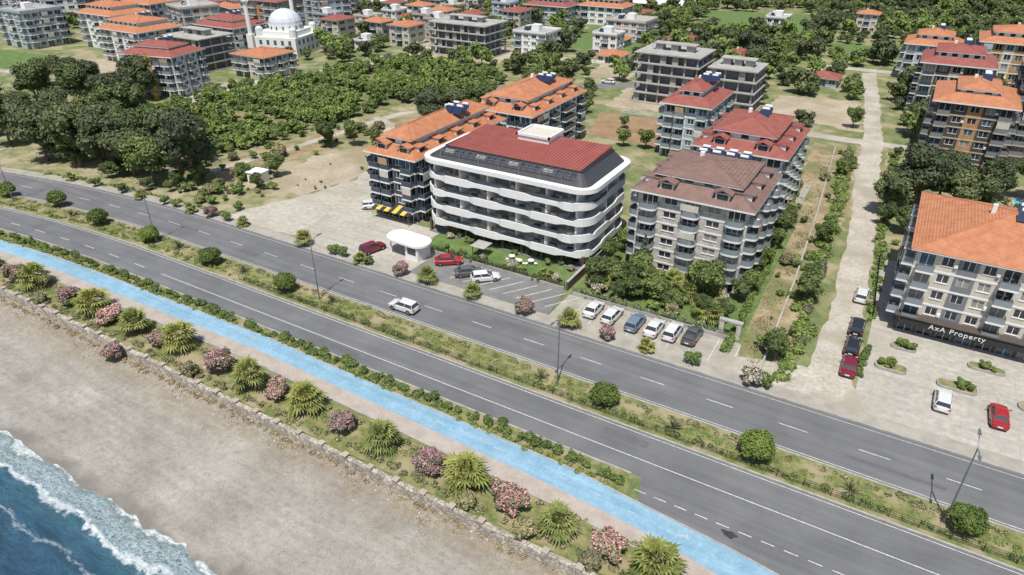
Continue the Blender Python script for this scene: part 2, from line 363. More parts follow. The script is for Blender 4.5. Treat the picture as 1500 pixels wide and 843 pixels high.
patch('orchard_ground',[(-157,93),(-172,108),(-176,128),(-166,150),(-160,178),(-150,192),(-112,188),(-104,168),(-121,150),(-124,122),(-126,104),(-130,92)],.0135,'orchground',1.)
patch('gravel_yard',[(-102,70.4),(-99,77),(-95.5,86),(-93,96),(-95,103),(-90,107),(-82.5,100),(-80.5,84.5),(-78,84.5),(-78,70.4)],.031,'gravel',.7)
patch('forecourt_paving',[(-84,70.4),(-86,80),(-80,85),(-64,84.8),(-60,77),(-60,70.4)],.04,'plaza')
patch('parking_lot',[(-60,70.4),(-60,77.6),(-37,77.8),(-36,70.4)],.05,'asphalt2')
patch('lawn',[(-64,77.9),(-64,86),(-37,86),(-37,77.9)],.052,'lawn')
patch('forecourt_paving',[(-35.9,70.4),(-35.9,77),(-11.5,77),(-10.5,70.4)],.05,'pave')
patch('garden_ground',[(-36,77.1),(-36,120),(-12.6,120),(-11.6,77.1)],.042,'lawn')
patch('footpath',[(-15,89),(-15,140),(-13.6,140),(-13.6,89)],.06,'pave')
patch('dry_verge',[(-12.5,70.5),(-13.5,98),(-18,168),(-9.5,168),(-7.0,125),(-5.8,97),(-4.8,70.5)],.03,'drygrass',.4)
patch('dirt_road',[(-3.2,70.4),(-2.9,92),(-4.6,126),(-7.2,150),(-8.6,176),(-12.6,215),(-17.5,250),(-13.5,252),(-8.8,215),(-4.3,176),(-2.6,150),(-.6,126),(.9,101),(2.2,70.4)],.054,'sandroad',.3)
patch('track_verge',[(-5.2,120),(-7.8,150),(-9.4,176),(-3.2,176),(-1.6,150),(.6,122)],.045,'drygrass',.5)
patch('dirt_shoulder',[(-14,70.4),(-12,73.5),(-4,76),(2,75),(4,70.4)],.075,'sandroad',.4)
patch('plaza_paving',[(2.4,70.4),(2.4,90),(60,90),(60,70.4)],.06,'plaza')
patch('side_yard',[(2.4,90.01),(1.4,112),(60,112),(60,90.01)],.049,'plaza')
patch('back_street',[(-46,171),(-46,175),(80,178.5),(80,174)],.062,'sandroad',.3)
patch('back_street',[(-30,252),(-30,257),(60,262),(60,257)],.062,'sandroad',.3)
patch('construction_yard',[(-36,186),(-34,208),(-14,212),(-9.5,182)],.028,'soil',1.)
patch('construction_yard',[(-72,172),(-76,200),(-48,205),(-46,177)],.028,'soil',1.)
patch('construction_yard',[(-31,150),(-33,169),(-20.5,170),(-20,150)],.026,'soil',.5)
patch('ploughed_field',[(-66,147),(-71,166),(-46,168),(-46,146)],.033,'brown',.5)
patch('dry_field',[(-107,84),(-111,100),(-105,114),(-97,117),(-91,108),(-94,98),(-97,84)],.022,'soil',1.2)
patch('dry_field',[(-127,80),(-124,106),(-119,126),(-108,145),(-103,143),(-111,120),(-113,96),(-114,80)],.018,'drygrass',1.)
patch('field_track',[(-124,84),(-120,104),(-117,138),(-104,158),(-101.5,157),(-114.5,137),(-118,103),(-121.5,84)],.044,'sandroad',.3)
patch('field_track',[(-101,112),(-112,128),(-119,131),(-119,133),(-111,130.5),(-99,114)],.048,'sandroad',.3)
patch('service_road',[(-300,100),(-220,126),(-176,108),(-173,112),(-190,134),(-180,139),(-163,182),(-164,215),(-84,228),(-84,223),(-158,210),(-158,180),(-175,137),(-168,108),(-178,103),(-220,122),(-300,95)],.036,'sandroad',.4)
patch('service_road',[(-110,176),(-76,200),(-74,240),(-70,240),(-72,196),(-107,172)],.039,'asphalt2')
patch('service_road',[(-440,183),(-300,203),(-205,238),(-120,330),(-115,327),(-201,234),(-298,199),(-440,179)],.042,'sandroad')
patch('construction_yard',[(-165,196),(-170,225),(-128,230),(-126,203)],.02,'soil',1.)
for q in ([(-90,300),(-100,360),(-50,370),(-45,300)],[(-290,110),(-300,130),(-235,135),(-225,118)],[(-120,240),(-130,290),(-95,285),(-90,245)],[(-30,275),(-34,300),(15,305),(18,280)]): patch('bright_field',q,.016,'lawn',1.)
patch('dry_field',[(-260,118),(-262,140),(-215,138),(-205,128)],.025,'soil',1.); patch('dry_field',[(-240,190),(-250,205),(-222,212),(-218,196)],.025,'soil',1.); patch('dry_field',[(-92,200),(-96,222),(-80,222),(-79,204)],.025,'soil',1.)
X=xs(-420,200,.8); V=[];F=[]
for i,x in enumerate(X):
    j=random.uniform(-.09,.09); y=36+bend(x)+.25*math.sin(x*.05); h=random.uniform(-.05,.06)
    V+=[(x,y-.42+j,-1.6),(x,y-.25+j,.35+h),(x,y+.25,.38+h),(x,y+.3,-.2)]
for i in range(len(X)-1):
    k=4*i
    for q in range(3): F.append((k+q,k+4+q,k+5+q,k+1+q))
mkobj('stone_sea_wall',V,F,[M['rubble']])
mb=MB()
for x in np.arange(-130,60,3.3):
    y=36+bend(x)+.25*math.sin(x*.05); mb.box('pier','rubble',x-.28,x+.28,y-.27,y+.31,.2,.6); mb.box('cap','pinkpave',x-.32,x+.32,y-.31,y+.35,.6,.68)
single('sea_wall_piers',mb)
mb=MB()
for i in range(900):
    x=random.uniform(-125,5); y=35.6+bend(x)-abs(random.gauss(0,1.2))*(1 if i%3 else 5); r=random.uniform(.05,.24)*(1 if i%3 else .6); z=-.8-.035*(36.3-y)
    P=[(x+r*random.uniform(.7,1.2)*math.cos(t),y+r*random.uniform(.7,1.2)*math.sin(t)) for t in np.linspace(0,6.28,7)[:-1]]
    mb.hexa('stones','rubble',[(P[0][0],P[0][1],z-.1),(P[2][0],P[2][1],z-.1),(P[3][0],P[3][1],z-.1),(P[5][0],P[5][1],z-.1),(x+r*.5,y,z+r*.6),(x,y+r*.6,z+r*.7),(x-r*.6,y,z+r*.5),(x,y-r*.6,z+r*.6)])
single('beach_stones',mb)
def pline(mb,a,b_,w,z):
    d=Vector((b_[0]-a[0],b_[1]-a[1])); n=Vector((-d.y,d.x)).normalized()*w/2
    mb.poly('line','paint',[(a[0]-n.x,a[1]-n.y,z),(b_[0]-n.x,b_[1]-n.y,z),(b_[0]+n.x,b_[1]+n.y,z),(a[0]+n.x,a[1]+n.y,z)])
mb=MB()
for i in range(8):
    x=-52.5+i*2.3; pline(mb,(x-1.,72.2),(x+2.2,76.9),.14,.062)
for i in range(9):
    x=-33+i*2.7; pline(mb,(x,71.2),(x,76.6),.1,.062)
single('parking_bay_marking',mb)
mb=MB()
for y in np.arange(71.5,90,1.8): mb.poly('joint','kerb',[(2.6,y,.066),(59,y,.066),(59,y+.06,.066),(2.6,y+.06,.066)])
for x in np.arange(4,59,1.8): mb.poly('joint','kerb',[(x,70.6,.071),(x+.06,70.6,.071),(x+.06,89.8,.071),(x,89.8,.071)])
single('paving_joints',mb)
mb=MB(); cp=[(-8.0,72),(-8.8,97),(-10.3,125),(-13.2,166)]
for a,b_ in zip(cp[:-1],cp[1:]): mb.hexa('wall','conc',[(a[0]-.12,a[1],-.1),(a[0]+.12,a[1],-.1),(b_[0]+.12,b_[1],-.1),(b_[0]-.12,b_[1],-.1),(a[0]-.12,a[1],.5),(a[0]+.12,a[1],.5),(b_[0]+.12,b_[1],.5),(b_[0]-.12,b_[1],.5)])
mb.done('channel_wall')
# ------------------------------------------------------------------ foliage
def leaves(blobs,n,size,r,core=True):
    W=np.array([b[3]*b[4]+b[3]*b[5] for b in blobs]); W=W/W.sum()
    idx=r.choice(len(blobs),n,p=W); Bl=np.array(blobs)[idx]
    d=r.normal(size=(n,3)); d/=np.linalg.norm(d,axis=1)[:,None]; d[:,2]=np.where(d[:,2]<-.35,-d[:,2],d[:,2])
    rr=(1-.35*r.random(n)**2)[:,None]*(1+.12*r.normal(size=(n,1)))
    C=Bl[:,:3]+d*Bl[:,3:]*rr
    nrm=d+np.array([0,0,.35])+r.normal(size=(n,3))*.5; nrm/=np.linalg.norm(nrm,axis=1)[:,None]
    t=np.cross(nrm,r.normal(size=(n,3))); t/=np.linalg.norm(t,axis=1)[:,None]; u=np.cross(nrm,t)
    s=size*(.6+.8*r.random((n,1)))
    Q=np.stack([C-t*s-u*s*.55,C+t*s*.2-u*s*.7,C+t*s,C-t*s*.1+u*s*.7],1).reshape(-1,3)
    bs=r.random(len(blobs)); sh=np.clip(.25+.5*bs[idx]+.35*r.normal(size=n)*.6,0,1)
    V=[tuple(p) for p in Q.tolist()]; F=[(4*i,4*i+1,4*i+2,4*i+3) for i in range(n)]
    sh=list(sh)
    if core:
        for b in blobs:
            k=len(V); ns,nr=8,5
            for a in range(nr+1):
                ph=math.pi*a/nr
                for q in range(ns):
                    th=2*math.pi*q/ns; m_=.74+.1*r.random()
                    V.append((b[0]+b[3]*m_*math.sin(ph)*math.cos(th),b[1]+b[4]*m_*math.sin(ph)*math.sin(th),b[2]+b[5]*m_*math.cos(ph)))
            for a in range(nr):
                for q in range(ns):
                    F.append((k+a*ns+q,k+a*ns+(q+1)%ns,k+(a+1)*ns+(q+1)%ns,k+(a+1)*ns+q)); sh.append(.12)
    return V,F,sh
def addmesh(V,F,S,I,v,f,s,mi):
    n=len(V); V+=v; F+=[tuple(i+n for i in q) for q in f]; S+=list(s); I+=[mi]*len(f)
def fmesh(name,V,F,S,I,mats):
    me=bpy.data.meshes.new(name); me.from_pydata(V,[],F)
    for q in mats: me.materials.append(M[q])
    me.polygons.foreach_set('material_index',np.array(I,dtype=np.int32)); a=me.attributes.new('shade','FLOAT','FACE'); a.data.foreach_set('value',np.array(S,dtype=np.float32)); me.update(); return me
def trunkmesh(h,r0,limbs,rg):
    mb=MB(); mb.cyl('t','bark',(0,0,-.2),(rg.normal()*.1,rg.normal()*.1,h),r0,r0*.6,7)
    for (x,y,z) in limbs: mb.cyl('t','bark',(0,0,h*.75),(x,y,z),r0*.5,r0*.2,5)
    return mb.p[('t','bark')]
def treemesh(name,seed,R,H,trunk,nb,n,size,mat='leaf'):
    r=np.random.default_rng(seed); blobs=[]
    for i in range(nb):
        a=r.random()*6.28; q=R*.7*math.sqrt(r.random()); z=trunk+(H-trunk)*(.2+.65*r.random())
        br=R*(.24+.26*r.random()); 
        if i==0: a=q=0; z=trunk+(H-trunk)*.5; br=R*.58
        blobs.append((q*math.cos(a),q*math.sin(a),z,br,br,min(br*.85,(H-trunk)*.4)))
    V=[];F=[];S=[];I=[]
    tv,tf=trunkmesh(trunk+(H-trunk)*.3,max(.12,R*.07),[(b[0]*.8,b[1]*.8,b[2]) for b in blobs[1:5]],r)
    addmesh(V,F,S,I,tv,tf,[.5]*len(tf),1); v,f,s=leaves(blobs,n,size,r); addmesh(V,F,S,I,v,f,s,0)
    return fmesh(name,V,F,S,I,[mat,'bark'])
def inst(me,name,x,y,z=0,s=1,parent=None,sz=None):
    o=bpy.data.objects.new(name,me); COL.objects.link(o); o.location=(x,y,z); o.rotation_euler=(0,0,random.random()*6.28)
    k=sz if sz else s; o.scale=(s,s,k)
    if parent: o.parent=parent
    return o
T_big=[treemesh('tree_big',i,4.8,11.,2.2,24,3800,.27,'leafd' if i!=1 else 'leaf') for i in range(4)]
T_far=[treemesh('tree_far',10+i,3.6,6.2,.8,10,700,.42,'leaf' if i%2 else ('leafd' if i else 'leafb')) for i in range(5)]
T_med=[treemesh('tree_medium',20+i,2.3,5.0,1.1,13,1700,.17,'leaf') for i in range(3)]
T_orch=[treemesh('orchard_tree',30+i,2.0,3.4,.3,9,520,.29,'leafb') for i in range(4)]
T_shrub=[treemesh('shrub',40+i,1.0,1.5,.1,8,700,.1,'leafb') for i in range(3)]
def conifer(seed,H=7,R=1.5):
    r=np.random.default_rng(seed); V=[];F=[];S=[];I=[]; blobs=[]
    for k in range(9):
        t=k/8; rr=R*(1-t)*.55+.2
        for q in range(4 if t<.7 else 1):
            a=r.random()*6.28; d=R*(1-t)*.45; blobs.append((d*math.cos(a),d*math.sin(a),.9+t*(H-1.2),rr,rr,H*.085))
    tv,tf=trunkmesh(H*.8,.15,[],r); addmesh(V,F,S,I,tv,tf,[.5]*len(tf),1); v,f,s=leaves(blobs,2200,.15,r); addmesh(V,F,S,I,v,f,s,0)
    return fmesh('conifer',V,F,S,I,['leafd','bark'])
CON=conifer(90)
def topiary(seed):
    r=np.random.default_rng(seed); V=[];F=[];S=[];I=[]
    blobs=[(0,0,1.75,1.55,1.55,1.2)]+[(1.1*math.cos(a)*(1+.1*r.normal()),1.1*math.sin(a)*(1+.1*r.normal()),1.6+.35*math.sin(a*3),.72,.72,.65) for a in np.linspace(0,6.28,9)[:-1]]+[(.5*r.normal(),.5*r.normal(),2.35,.8,.8,.7) for _ in range(3)]
    tv,tf=trunkmesh(1.,.16,[],r); addmesh(V,F,S,I,tv,tf,[.5]*len(tf),1)
    v,f,s=leaves(blobs,5600,.11,r); addmesh(V,F,S,I,v,f,s,0)
    return fmesh('round_shrub',V,F,S,I,['leaft','bark'])
TOP=[topiary(50),topiary(51),topiary(52)]
def oleander(seed,R=1.65,H=2.6,fl='pink',pf=.42):
    r=np.random.default_rng(seed); V=[];F=[];S=[];I=[]; blobs=[(0,0,H*.5,R*.68,R*.68,H*.4)]
    for i in range(15):
        a=r.random()*6.28; q=R*.72*math.sqrt(r.random()+.1); blobs.append((q*math.cos(a),q*math.sin(a),H*(.3+.48*r.random()),R*.3,R*.3,H*.2))
    v,f,s=leaves(blobs,2400,.13,r); addmesh(V,F,S,I,v,f,s,0)
    b2=[(b[0],b[1],b[2]+.05,b[3]*1.1,b[4]*1.1,b[5]*1.1) for b in blobs]
    v,f,s=leaves(b2,int(3400*pf),.095,r,False); addmesh(V,F,S,I,v,f,s,1)
    return fmesh('oleander',V,F,S,I,['leafo',fl])
OLE=[oleander(60),oleander(61,pf=.32),oleander(62,pf=.5)]; OLEW=oleander(63,1.2,1.8,'whitefl',.3); OLEG=oleander(64,1.4,2.2,'dryleaf',.3); BOUG=oleander(65,1.2,2.4,'magenta',.9)
def palm(seed,h=1.7,R=2.3,nf=30):
    r=np.random.default_rng(seed); V=[];F=[];S=[];I=[]
    mb=MB(); mb.cyl('t','bark',(0,0,-.1),(0,0,h*.55),.34,.26,8); mb.cyl('t','bark',(0,0,h*.55),(0,0,h),.28,.34,8)
    tv,tf=mb.p[('t','bark')]; addmesh(V,F,S,I,tv,tf,[.5]*len(tf),1)
    for i in range(nf):
        t=i/nf; az=i*2.399+r.normal()*.2; el=rad(74-100*t+r.normal()*8)
        d=Vector((math.cos(az)*math.cos(el),math.sin(az)*math.cos(el),math.sin(el))); side=Vector((-math.sin(az),math.cos(az),0)); up=side.cross(d)*-1
        L=R*(.6+.1*r.normal()); o=Vector((0,0,h)); tip=o+d*L*.8+Vector((0,0,-.12*L*math.cos(el)))
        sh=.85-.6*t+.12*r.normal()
        n=len(V); V+=[tuple(o-side*.03),tuple(o+side*.03),tuple(tip+side*.02),tuple(tip-side*.02)]; F.append((n,n+1,n+2,n+3)); S.append(.8); I.append(0)
        nb=11
        for k in range(nb):
            a=(k-(nb-1)/2)/(nb-1)*rad(190); dd=d*math.cos(a)+side*math.sin(a); ln=R*.55*(.75+.3*math.cos(a))*(.85+.3*r.random())
            pr=(side*math.cos(a)-d*math.sin(a)); w=.12
            fold=up*(.05 if k%2 else -.03)
            mid=tip+dd*ln*.5+fold; end=tip+dd*ln+Vector((0,0,-.3*ln))
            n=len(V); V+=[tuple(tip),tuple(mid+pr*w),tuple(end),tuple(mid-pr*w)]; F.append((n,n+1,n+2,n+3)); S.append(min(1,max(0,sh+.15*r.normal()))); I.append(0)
    return fmesh('fan_palm',V,F,S,I,['leafp','bark'])
PALM=[palm(70),palm(71,1.9,2.4),palm(72,1.5,2.1)]; PALMS=palm(73,.7,1.2,22)
def agave(seed):
    r=np.random.default_rng(seed); V=[];F=[];S=[]
    for i in range(46):
        az=r.random()*6.28; el=rad(15+65*r.random()); L=1.6*(.7+.4*r.random()); d=Vector((math.cos(az)*math.cos(el),math.sin(az)*math.cos(el),math.sin(el))); sd=Vector((-math.sin(az),math.cos(az),0))*.05
        o=Vector((0,0,.15)); m_=o+d*L*.6; e=o+d*L+Vector((0,0,-.15*L)); n=len(V)
        V+=[tuple(o-sd*.6),tuple(o+sd*.6),tuple(m_+sd),tuple(m_-sd),tuple(e)]; F+=[(n,n+1,n+2,n+3),(n+3,n+2,n+4)]; s=r.random(); S+=[s,s]
    return fmesh('spiky_plant',V,F,S,[0]*len(F),['leafo'])
AG=agave(80)
for i,(x,y) in enumerate([(-104.2,39.4),(-90,39.4),(-80.6,39.3),(-72.1,39.8),(-58.4,38.9),(-49.9,39.4),(-38.6,38.8),(-28.3,39),(-18,38.6),(-9,38.7),(1.5,37.8),(12,37.5),(-117,38.5),(-128,38)]):
    inst(PALM[i%3],'fan_palm',x,y,.05,random.uniform(.9,1.12),None,random.uniform(.9,1.15))
for i,(x,y,k) in enumerate([(-108.3,38.9,0),(-95.1,39.1,0),(-85.5,39.1,0),(-74.8,38.9,0),(-78.5,34.6,3),(-63.9,39.2,0),(-54.3,39.3,0),(-44,38.8,0),(-32.5,38.6,1),(-23,38.6,2),(-13.2,38.4,0),(-26.8,36.9,5),(-20.5,36.6,5),(-4,37.8,0),(7,37.6,1),(-123,38,0),(-99,37,5),(-14,36.8,5),(-66.5,36.8,5)]):
    me=OLE[i%3] if k!=5 else OLEG; s=random.uniform(.88,1.12) if k!=5 else random.uniform(.6,.95)
    inst(me,'oleander_shrub',x,y,-.9 if y<36 else .05,s*(.85 if k==3 else 1),None,s*random.uniform(.85,1.1))
for x,y in [(-144,59),(-131,57.7),(-116.8,56.8),(-103.2,57.1),(-87.9,56.9),(-71.7,57),(-21.7,57.1),(-5,57.1),(13.5,57.4),(-160,64)]:
    s=random.uniform(.9,1.1); inst(random.choice(TOP),'round_shrub',x,y+ (bend(x) if x<-140 else 0),.05,s,None,s*random.uniform(.9,1.08))
for x,y in [(-124.6,56.3),(-97,57.8),(-81.5,57.6),(-63.7,57.9),(-30.1,57.6),(-13.6,57),(4.1,57.1)]:
    inst(AG,'spiky_plant',x,y,.1,random.uniform(.7,1.05))
def far_side(x,y,k): 
    me={'p':PALMS,'o':random.choice(OLE),'w':OLEW,'s':random.choice(T_shrub),'b':PALM[2]}[k]
    nm={'p':'fan_palm','o':'oleander_shrub','w':'oleander_shrub','s':'shrub','b':'fan_palm'}[k]
    inst(me,nm,x,y,.1,random.uniform(.85,1.1)*(.78 if k=='b' else .8 if k=='o' else 1.1))
for a in [(-80.5,69.2,'b'),(-73.7,69,'s'),(-68.4,69.1,'p'),(-66.8,69.2,'s'),(-60.5,69.3,'o'),(-55.5,69.3,'b'),(-47.4,69.2,'b'),(-38.9,69.2,'o'),(-32.2,69.3,'b'),(-26.6,69.3,'o'),(-21.4,69.4,'p'),(-15.4,69.3,'s'),(-8.1,69.3,'w'),(-6.8,69.4,'s'),(-121.5,67.6,'p'),(-107.8,68.4,'p'),(-134.6,67,'s'),(-115,68.2,'s'),(-127,67.6,'s'),(-142,66.5,'p'),(-112,68.4,'s'),(-99,69,'s'),(-103,69,'o'),(-95,69.2,'p'),(-72,69.2,'s')]: far_side(*a)
def hedge(name,pts,w,h,dens,size,mat='leafb',z=0.05,fl=None,gap=.12):
    r=np.random.default_rng(int(abs(pts[0][0]*13+pts[0][1]*7))); blobs=[]
    for (a,b_) in zip(pts[:-1],pts[1:]):
        L=math.hypot(b_[0]-a[0],b_[1]-a[1]); k=max(1,int(L/(w*.4)))
        for i in range(k):
            if r.random()<gap: continue
            t=(i+r.random())/k; hh=h*(.45+.9*r.random()); ww=w*(.2+.32*r.random())
            blobs.append((a[0]+(b_[0]-a[0])*t+r.normal()*w*.22,a[1]+(b_[1]-a[1])*t+r.normal()*w*.22,z+hh*.4,ww,ww*(.8+.4*r.random()),hh*.55))
    V=[];F=[];S=[];I=[]; n=int(dens*len(blobs)); v,f,s=leaves(blobs,n,size,r,h>.5); addmesh(V,F,S,I,v,f,s,0)
    mats=[M[mat]]
    if fl: v,f,s=leaves([(b[0],b[1],b[2]+.04,*[q*1.05 for q in b[3:]]) for b in blobs],n//6,size*.8,r,False); addmesh(V,F,S,I,v,f,s,1); mats.append(M[fl])
    return mkobj(name,V,F,mats,None,I,False,S)
def bl(x0,x1,y,st=8): return [(x,fy(y,x)) for x in xs(x0,x1,st)]
hedge('verge_hedge',bl(-150,-15,lambda x:(pathU(x)+48.6)/2+.1),1.3,.85,85,.11,'leafb',.05,None,.22)
hedge('verge_hedge',bl(-150,-15,lambda x:pathU(x)+.5),.8,.35,40,.09,'leafb',.05,'dryleaf',.45)
hedge('promenade_flower_bed',bl(-150,-10,40.7),.8,.45,45,.1,'leafo',.05,'pink',.35)
hedge('promenade_ground_cover',bl(-150,10,37.3),1.1,.45,45,.1,'leafo',.05,'dryleaf',.4)
hedge('promenade_ground_cover',bl(-150,10,39.4),1.6,.2,40,.09,'leafb',.05,'dryleaf',.6)
hedge('median_ground_cover',bl(-150,40,56.2),.9,.4,45,.09,'leafb',.08,'dryleaf',.5)
hedge('median_ground_cover',bl(-150,40,57.4),1.2,.18,30,.08,'leafb',.08,'dryleaf',.5)
hedge('median_ground_cover',bl(-150,40,58.7),.9,.3,40,.09,'leafo',.08,'dryleaf',.5)
hedge('beach_weeds',bl(-150,5,35.3),.8,.3,24,.09,'dryleaf',-.85,None,.3)
hedge('beach_weeds',bl(-150,5,34.4,5),1.8,.12,16,.08,'dryleaf',-.85,None,.5)
hedge('canal_reeds',[(-5.4,73),(-6.4,97),(-7.7,125),(-10.3,166)],2.6,1.1,130,.17,'leafb',0,None,.12)
hedge('canal_reeds',[(-5.,80),(-6.,97),(-7.3,125),(-9.8,166)],1.6,.7,70,.14,'leafo',0,'dryleaf',.3)
hedge('garden_hedge',[(-12.7,74),(-13.2,98),(-16,140)],.9,1.1,120,.12,'leafb',0,None,.04)
hedge('verge_weeds',[(-10.6,76),(-11.3,98),(-14.6,160)],3.2,.22,22,.1,'dryleaf',0,'leafb',.4)
hedge('verge_weeds',[(-9.2,74),(-10,98),(-13,160)],2.4,.3,26,.1,'leafo',0,'dryleaf',.5)
hedge('verge_weeds',[(2.2,91),(1.4,110),(.3,128),(-1.4,168)],1.4,.6,60,.13,'leafb',0,None,.2)
hedge('garden_hedge',[(-63,78.3),(-38,78.3)],.8,.9,130,.1,'leaf',0,None,.0)
hedge('garden_hedge',[(-62,85.),(-40,85.)],1.,1.1,110,.12,'leafd',0,None,.1)
hedge('garden_hedge',[(-35,77.8),(-14,77.8)],1.1,1.1,130,.11,'leafb',0,'whitefl',.05)
hedge('garden_hedge',[(2.4,77),(2.6,84)],.9,.8,130,.1,'leafb',0,None,.0)
hedge('sidewalk_weeds',bl(-150,-100,70.6),1.4,.5,50,.13,'leafb',0,'dryleaf',.4)
inst(T_med[0],'canal_tree',-7,75.5,0,.9); inst(T_shrub[0],'shrub',-8.5,77,0,1.6)
# ------------------------------------------------------------------ street lamps
def lamp(x,y):
    mb=MB(); mb.cyl('pole','metal',(0,0,0),(0,0,9.),.1,.055,8); mb.cyl('base','metal',(0,0,0),(0,0,.5),.18,.16,8)
    for s in (1,-1):
        mb.cyl('arm','metal',(0,0,8.9),(0,s*.9,9.35),.05,.045,6); mb.cyl('arm','metal',(0,s*.9,9.35),(0,s*1.6,9.45),.045,.04,6)
        mb.hexa('lamp_head','metal',[(-.16,s*1.5-.1,9.4),(.16,s*1.5-.1,9.4),(.1,s*1.5+.7*s,9.44),(-.1,s*1.5+.7*s,9.44),(-.14,s*1.5-.1,9.52),(.14,s*1.5-.1,9.52),(.08,s*1.5+.7*s,9.52),(-.08,s*1.5+.7*s,9.52)])
    mb.done('street_lamp',(x,y,.1))
for x in (12,-27.9,-65.8,-102.4,-140.6,50): lamp(x,57.6+bend(x))
mb=MB()
for x in np.arange(-80,60,2.5): mb.cyl('post','dmetal',(x,55.6,.1),(x,55.6,1.15),.035,.035,5)
for z in (.25,.5,.75,1.0): mb.box('rail','dmetal',-80,60,55.585,55.615,z,z+.025)
for x in np.arange(-80,60,.5): mb.box('wire','dmetal',x-.008,x+.008,55.59,55.61,.2,1.03)
mb.done('median_fence')
def fence(name,pts,h,mat='dmetal',st=2.,base=.3):
    mb=MB()
    for a,b_ in zip(pts[:-1],pts[1:]):
        L=math.hypot(b_[0]-a[0],b_[1]-a[1]); k=max(1,int(L/st)); d=Vector((b_[0]-a[0],b_[1]-a[1]))/L
        n=Vector((-d.y,d.x))*.1
        mb.hexa('plinth','conc',[(a[0]-n.x,a[1]-n.y,0),(b_[0]-n.x,b_[1]-n.y,0),(b_[0]+n.x,b_[1]+n.y,0),(a[0]+n.x,a[1]+n.y,0),(a[0]-n.x,a[1]-n.y,base),(b_[0]-n.x,b_[1]-n.y,base),(b_[0]+n.x,b_[1]+n.y,base),(a[0]+n.x,a[1]+n.y,base)])
        for i in range(k+1): p=(a[0]+d.x*L*i/k,a[1]+d.y*L*i/k); mb.cyl('post',mat,(*p,base),(*p,h),.04,.04,5)
        for z in np.linspace(base+.15,h-.05,4): mb.cyl('rail',mat,(*a,z),(*b_,z),.02,.02,4)
        kk=int(L/.25)
        for i in range(kk): p=(a[0]+d.x*L*i/kk,a[1]+d.y*L*i/kk); mb.cyl('bar',mat,(*p,base),(*p,h),.012,.012,3)
    mb.done(name)
fence('garden_fence',[(-63.8,77.8),(-37.2,77.8)],1.5,base=.5)
fence('garden_fence',[(-35.5,77.1),(-13,77.1)],1.3,base=.6)
fence('garden_fence',[(2.3,92),(1.2,112)],1.2)
fence('garden_fence',[(-66,168),(-46,169)],1.6,'white')
